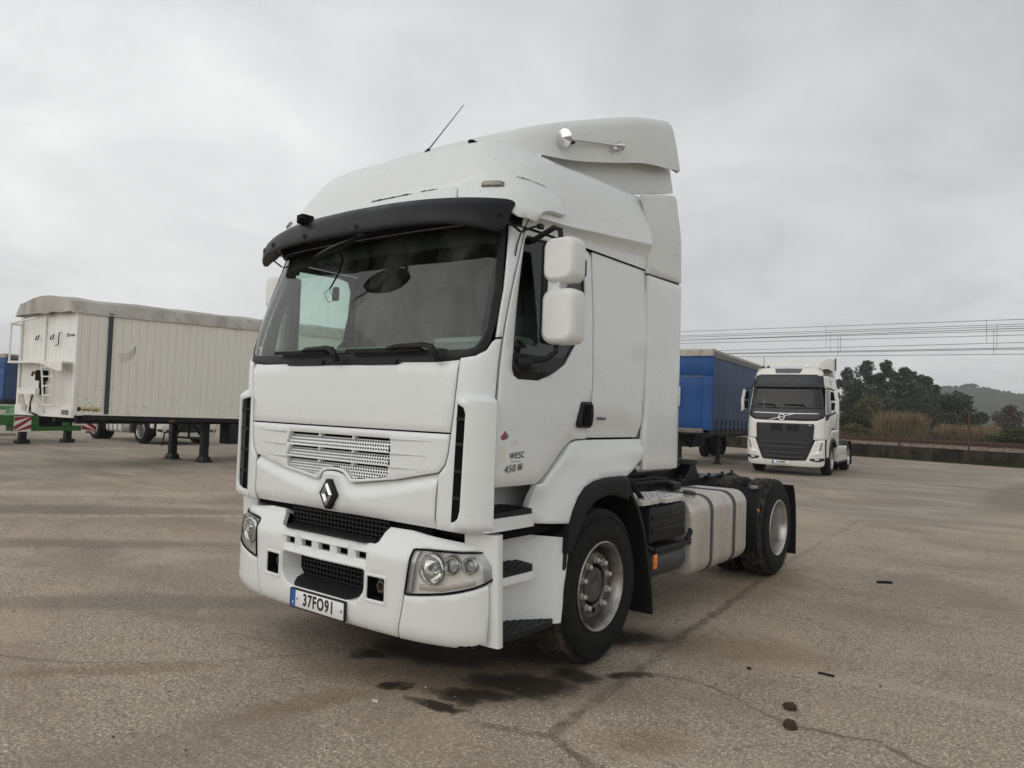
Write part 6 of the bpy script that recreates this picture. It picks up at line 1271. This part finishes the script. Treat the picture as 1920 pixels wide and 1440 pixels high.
blue_trailer('curtain_trailer', 'blue curtain-side trailer behind the big truck, next to the parked white truck', (-6.92, 20.22, 0), radians(7))
blue_trailer('curtain_trailer', 'blue trailer at the left edge behind the white board trailer', (-47.4, 13.0, 0), radians(8), 9, False)

# ---- white walking-floor trailer at the left
def board_mat(name, a, dirt_or_sheen):
    t = NT(name); g = t.geo(); z = t.sep(g)[2]; n = t.noise(t.mapv(g, sc=(2, 2, .35)), 2.6, 6, .65); m = t.noise(g, 26, 4, .65); k = t.noise(g, 2.2, 3, .5)
    c = t.mix(t.ma('MULTIPLY', t.ramp(n, .45, .75), dirt_or_sheen), a, (.42, .39, .31)); chip = t.ma('MULTIPLY', t.ramp(m, .60, .66), t.ma('MULTIPLY', t.ramp(k, .45, .62), t.ramp(z, 2.5, 1.45, .12, 1.))); c = t.mix(chip, c, (.05, .045, .035)); t.p(col=c, rough=.5, coat=.1); MATS[name] = t.m
board_mat('board_white', (.82, .80, .71), .16); board_mat('nose_white', (.80, .79, .74), .28)
M('green_paint', (.030, .15, .028), .45, var=.25, vs=4)
M('red_reflex', (.34, .02, .025), .4); M('strip_blue', (.05, .065, .075), .5, metal=.3)
def board_trailer():
    R = thing('walking_floor_trailer', 'white board-sided trailer with beige tarpaulin roof at the left', 'trailer', (-13.78, 4.02, 0), radians(6.5))
    Wd = 2.45; L = 10.2
    def zb(y): return 1.295 - .012 * y
    def zt(y): return 3.56 + .034 * y
    # local: near side plane x=0 (x negative into the body), y backwards from the nose
    MB().loft([[Vector((-.04, y, zb(y))), Vector((-.04, y, zt(y))), Vector((-Wd + .04, y, zt(y))), Vector((-Wd + .04, y, zb(y)))] for y in (.06, L)], True, True).build('load_body', 'board_white', R, 0)
    n = 52; w = (L - .10) / n
    for i in range(n):      # each side board its own plank
        y0 = .10 + i * w + .0025; y1 = .10 + (i + 1) * w - .0025; b = .012
        V = [Vector((x, y, z)) for y, z0_, z1_ in ((y0, zb(y0), zt(y0)), (y1, zb(y1), zt(y1))) for x, z in ((-.04, z0_), (0.0, z0_), (0.0, z1_), (-.04, z1_))]
        V = [Vector((-.04, y0, zb(y0))), Vector((-.004, y0, zb(y0))), Vector((0, y0 + b, zb(y0))), Vector((0, y1 - b, zb(y1))), Vector((-.004, y1, zb(y1))), Vector((-.04, y1, zb(y1)))]; V += [Vector((p.x, p.y, zt(p.y))) for p in V]
        obj('side_board', V, [(i_, i_ + 1, i_ + 7, i_ + 6) for i_ in range(5)] + [(0, 1, 2, 3, 4, 5), (6, 7, 8, 9, 10, 11)], 'board_white', R, 0)
    MB().loft([[Vector((-.05, y, zb(y) - .05)), Vector((.012, y, zb(y) - .05)), Vector((.012, y, zb(y) + .03)), Vector((-.05, y, zb(y) + .03))] for y in (.02, L)], True, True).build('bottom_rail', 'board_white', R, 0)
    MB().loft([[Vector((-.3, y, zb(y) - .16)), Vector((-.02, y, zb(y) - .15)), Vector((-.02, y, zb(y) - .052)), Vector((-.3, y, zb(y) - .052))] for y in (.4, L)], True, True).build('side_sill', 'chassis', R, 0)
    for x in (-.75, -1.7): MB().box((x - .06, .5, 1.02), (x + .06, L, 1.18)).build('main_beam', 'chassis', R, 0)
    MB().loft([[Vector((.002, y, z)), Vector((.03, y, z)), Vector((.03, y + .10, z)), Vector((.002, y + .10, z))] for y, z in ((.70, zb(.7) - .02), (.70, zt(.7)))], True, True).build('side_strip', 'strip_blue', R, 0)
    MB().loft([[Vector((-.06, .0, z)), Vector((.015, .0, z)), Vector((.015, .09, z)), Vector((-.06, .09, z))] for z in (zb(0), zt(0))], True, True).build('corner_post', 'nose_white', R, 0)
    # nose wall in two leaves with vertical boards, ladder, platform
    FR = lambda x, z, h: Vector((x, .055 - h, z))
    nb = 14; bw = (Wd - .12) / nb
    for i in range(nb): panel('nose_board', [(-Wd + .06 + i * bw + .0015, 1.30), (-Wd + .06 + (i + 1) * bw - .0015, 1.30), (-Wd + .06 + (i + 1) * bw - .0015, 3.58), (-Wd + .06 + i * bw + .0015, 3.58)], FR, 'nose_white', R, off=.01, thick=.03, step=1., bev=.0015)
    for x in (-Wd + .04, -Wd * .55): MB().box((x - .035, .0, 1.25 if x < -2 else 2.45), (x + .035, .04, 3.46)).build('nose_frame', 'nose_white', R, 0)
    MB().box((-Wd, -.02, 1.17), (0, .05, 1.42), .01).build('nose_sill', 'nose_white', R, 0); MB().box((-.36, -.05, 1.24), (-.12, -.02, 1.34), .01).build('lamp_holder', 'trailer_frame', R, 0)
    pf = MB(); pf.prism([(-Wd, 2.43), (-1.25, 2.43), (-.12, 2.38), (-.12, 2.20), (-.25, 2.19), (-1.0, 2.36), (-1.4, 2.38), (-Wd, 2.38)], lambda x, z, h: Vector((x, h, z)), -.23, -.20); pf.box((-Wd, -.22, 2.38), (-.12, .02, 2.41)); pf.build('catwalk', 'nose_white', R, 0)
    MB().tube([(-Wd + .05, .03, 3.30), (-Wd + .0, -.20, 3.30), (-Wd + .08, -.24, 3.31), (-1.30, -.24, 3.40)], .025, 6).tube([(-Wd + .06, -.22, 3.30), (-Wd + .05, -.22, 2.42)], .022, 6).build('handrail', 'nose_white', R)
    ld = bpy.data.objects.new('ladder', None); C.objects.link(ld); ld.parent = R
    for x in (-1.02, -.58): MB().tube([(x, -.10, 1.42), (x, -.19, 2.36)], .022, 6).build('ladder_rail', 'nose_white', ld)
    for k in range(5): f = k / 4 * .9 + .02; z = 1.42 + .94 * f; y = -.10 - .09 * f; MB().tube([(-1.02, y, z), (-.58, y, z)], .016, 6).build('ladder_rung', 'nose_white', ld)
    MB().box((-1.46, -.10, 1.98), (-1.16, .04, 2.22), .02).build('valve_box', 'gap_black', R); MB().box((-1.36, -.05, 1.66), (-1.26, .04, 1.99)).build('valve_post', 'gap_black', R)
    MB().tube([(-1.42, -.06, 2.14), (-1.55, -.09, 2.17), (-1.62, -.08, 2.10)], .03, 6).build('coupling', 'rust', R)
    MB().box((-1.95, -.20, 1.66), (-1.20, -.11, 1.80)).build('hose_rack', 'nose_white', R, 0)
    for x0, x1 in ((-1.88, -1.96), (-1.28, -1.12)): MB().tube([(x0, -.16, 1.66), (x1, -.04, 1.28)], .05, 4).build('rack_leg', 'nose_white', R)
    MB().tube([(-1.40, -.15, 1.70), (-1.42, -.18, 1.45), (-1.52, -.15, 1.24), (-1.40, -.05, 1.18)], .014, 5).tube([(-1.34, -.15, 1.70), (-1.40, -.19, 1.48), (-1.44, -.15, 1.26), (-1.3, -.05, 1.18)], .014, 5).build('air_hose', 'gap_black', R)
    for x in (-1.62, -.98): MB().tube([(x - .05, -.0, 3.03), (x - .05, -.03, 2.93), (x + .05, -.03, 2.93), (x + .05, -.0, 3.05)], .012, 5).build('wall_hook', 'gap_black', R)
    MB().tube([(-.62, -.0, 3.08), (-.68, -.02, 3.08), (-.69, -.02, 2.80), (-.80, -.03, 2.78)], .012, 5).build('crank_handle', 'gap_black', R)
    for (bx_, bz, sc, fn) in ((-.30, 3.02, .62, lambda x, y, z: Vector((-.30 + x, .042 - z, 3.02 + y))), (0, 0, 1., lambda x, y, z: Vector((.0045 + z, .34 + x, 1.335 + y)))):
        lg = obj('maker_plate', [fn(a, b, 0) for a, b in ((-.26 * sc, -.07 * sc), (.30 * sc, -.07 * sc), (.30 * sc, .09 * sc), (-.26 * sc, .09 * sc))], [(0, 1, 2, 3)], M('maker_yellow', (.62, .56, .28), .5) if sc == 1 else 'plate_white', R, 0)
        text_mesh('maker_lettering', 'SOCARI', .115 * sc, lambda x, y, z: fn(.06 * sc + x, -.005 + y, .002 + z), 'ink', lg, .0005, bold=.004, xs=.9)
        obj('maker_mark', [fn(a * sc, b * sc, .003) for a, b in ((-.26, -.07), (-.17, -.07), (-.19, -.02), (-.15, .03), (-.18, .09), (-.26, .06))], [(0, 1, 2, 3, 4, 5)], 'ink', lg, 0)
    # tarpaulin roof
    rings = []; m = 60
    for i in range(m + 1):
        y = -.10 + (L + .1) * i / m; r = []
        for j in range(15):
            a = j / 14; x = .05 - (Wd + .10) * a; arch = .36 * (sin(pi * a) ** .55); zz = zt(max(0, y)) + .02 + arch
            if j in (0, 14): zz = zt(max(0, y)) - .07
            if j in (1, 13): zz = zt(max(0, y)) + .22
            zz += .022 * noise.noise(Vector((x * 1.4, y * 2.2, 3))) + .012 * sin(y * 4.2) * sin(pi * a); x += .02 * noise.noise(Vector((y * 3., j * .6, 8)))
            r.append(Vector((x, y, zz)))
        rings.append(r)
    fr = [Vector((p.x, -.10 + .03 * noise.noise(Vector((p.x * 4, 0, 1))), min(p.z, zt(0) - .03 + .07 * noise.noise(Vector((p.x * 3, 2, 5)))))) for p in rings[0]]
    MB().loft([fr] + rings, closed=False).build('roof_tarp', 'tarp_beige', R, 60)
    # landing legs
    for s, x in ((1, -.62), (-1, -1.98)):
        lg = MB().box((x - .085, 3.76, .14), (x + .085, 3.94, 1.10), .012).build('landing_leg', 'chassis', R); MB().prism(rounded([(-.22, -.15), (.22, -.15), (.22, .15), (-.22, .15)], .04, 2), lambda a, b, h, x=x: Vector((x + a, 3.85 + b, h)), 0, .03).loft([[Vector((x + a * k, 3.85 + b * k, z)) for a, b in ((-.15, -.12), (.15, -.12), (.15, .12), (-.15, .12))] for z, k in ((.03, 1.), (.10, 1.), (.20, .5))], True, True).build('leg_foot', 'chassis', lg)
    for p, q in (((-.65, 3.85, .62), (-1.95, 3.85, .62)), ((-.66, 3.85, .62), (-1.25, 3.85, 1.06)), ((-1.94, 3.85, .62), (-1.35, 3.85, 1.06)), ((-1.3, 3.85, .62), (-1.3, 3.85, 1.06))): MB().tube([p, q], .035, 6).build('leg_brace', 'chassis', R)
    MB().tube([(-1.95, 3.80, .75), (-2.15, 3.70, .72), (-2.22, 3.68, .35)], .02, 6).build('leg_crank', 'chassis', R)
    MB().box((-.55, 4.25, .50), (-.10, 4.9, 1.08), .03).build('tool_box', 'chassis', R); MB().box((.0, 2.35, 1.10), (.012, 2.50, 1.135)).build('side_marker', M('marker_red', (.28, .06, .03), .4), R)
    for s, x in ((1, 0), (-1, -Wd)):
        for y in (7.2, 8.5): wheel('trailer_wheel', (x - s * .03, y, .50), s, 'steer', R, R=.50, sub=False)
    # smear of scuffed rubber on the boards
    for k in range(5): MB().tube([(.004, .95 + .02 * k, 2.66 - .05 * k), (.004, 1.15 + .01 * k, 2.68 - .04 * k), (.004, 1.32 + .01 * k, 2.78 - .03 * k), (.004, 1.38, 2.90 - .02 * k)], .004, 4).build('scuff', M('scuff_grey', (.32, .31, .28), .8), R)
    return R
board_trailer()

# ---- green low loader behind it
def low_loader():
    R = thing('low_loader', 'bright green low loader with striped warning boards behind the white board trailer', 'trailer', (-23.95, 6.70, 0), radians(100))
    # local x to the right along its rear, y away
    MB().box((-.45, .0, .42), (2.0, .35, .60)).build('cross_beam', 'green_paint', R, 0); MB().box((.42, -.03, .58), (1.16, .1, 1.05)).build('dark_plate', 'gap_black', R, 0)
    for x in (.30, 1.34): MB().box((x - .16, .0, .55), (x + .10, .35, 1.12)).build('upright', 'green_paint', R, 0)
    MB().prism([(-5, .72), (-.55, .62), (-.35, .62), (-.1, 1.12), (.2, 1.25), (.2, 1.12), (-.25, 1.0), (-.55, .95), (-5, 1.05)], lambda x, z, h: Vector((x, h, z)), -.25, .9).build('gooseneck', 'green_paint', R, 0)
    MB().box((.2, .1, 1.08), (1.9, 3.5, 1.22)).build('deck', 'green_paint', R, 0); MB().box((-2.4, -.25, .28), (-.45, -.1, .36)).build('ramp_edge', 'alloy', R, 0)
    for k, x in enumerate((-.30, 1.95)):
        b = MB().box((x - .27, -.32, .42), (x + .27, -.30, .92)).build('warning_board', 'plate_white', R, 0)
        for d in (-.30, .0, .30):
            sgn = 1 if k == 0 else -1; q = [(-.27, -.05 + d - .17 * sgn), (.27, -.05 + d + .20 * sgn), (.27, .10 + d + .20 * sgn), (-.27, .10 + d - .17 * sgn)]; q = [(a, max(-.25, min(.25, b_))) for a, b_ in q]
            obj('red_stripe', [Vector((x + a, -.324, .67 + b_)) for a, b_ in q], [(0, 1, 2, 3)], 'red_reflex', b, 0)
    for x in (.0, 1.52):
        lg = MB().box((x - .10, .12, .12), (x + .10, .30, .95)).build('support_leg', 'chassis', R, 0); MB().box((x - .18, .03, 0), (x + .18, .38, .14), .03).build('leg_foot', 'chassis', lg)
    for x in (-1.6, -3.2): wheel('trailer_wheel', (x, -.05, .45), 1, 'steer', R, R=.45, sub=False).rotation_euler = (0, 0, -pi / 2)
low_loader()
tag(MB().box((0, 0, 0), (.55, .4, .28), .02).build('concrete_block', M('concrete_pale', (.42, .40, .35), .9, var=.15, vs=6), None), 'pale concrete block on the ground under the white board trailer', 'block').location = (-14.9, 12.2, 0)
# ---- the hazy air
def haze():
    m = bpy.data.materials.new('haze_air'); m.use_nodes = True; nt = m.node_tree; nt.nodes.clear(); o = nt.nodes.new('ShaderNodeOutputMaterial'); v = nt.nodes.new('ShaderNodeVolumePrincipled'); v.inputs['Density'].default_value = HAZE; v.inputs['Color'].default_value = (.93, .95, .97, 1); v.inputs['Anisotropy'].default_value = .1; nt.links.new(v.outputs[0], o.inputs['Volume'])
    b = MB().box((-1600, -1600, -1), (1600, 1600, 75)); o = b.build('haze', m, None, 0); tag(o, 'thin grey haze in the air', 'haze', kind='stuff')
HAZE = .0006
haze()
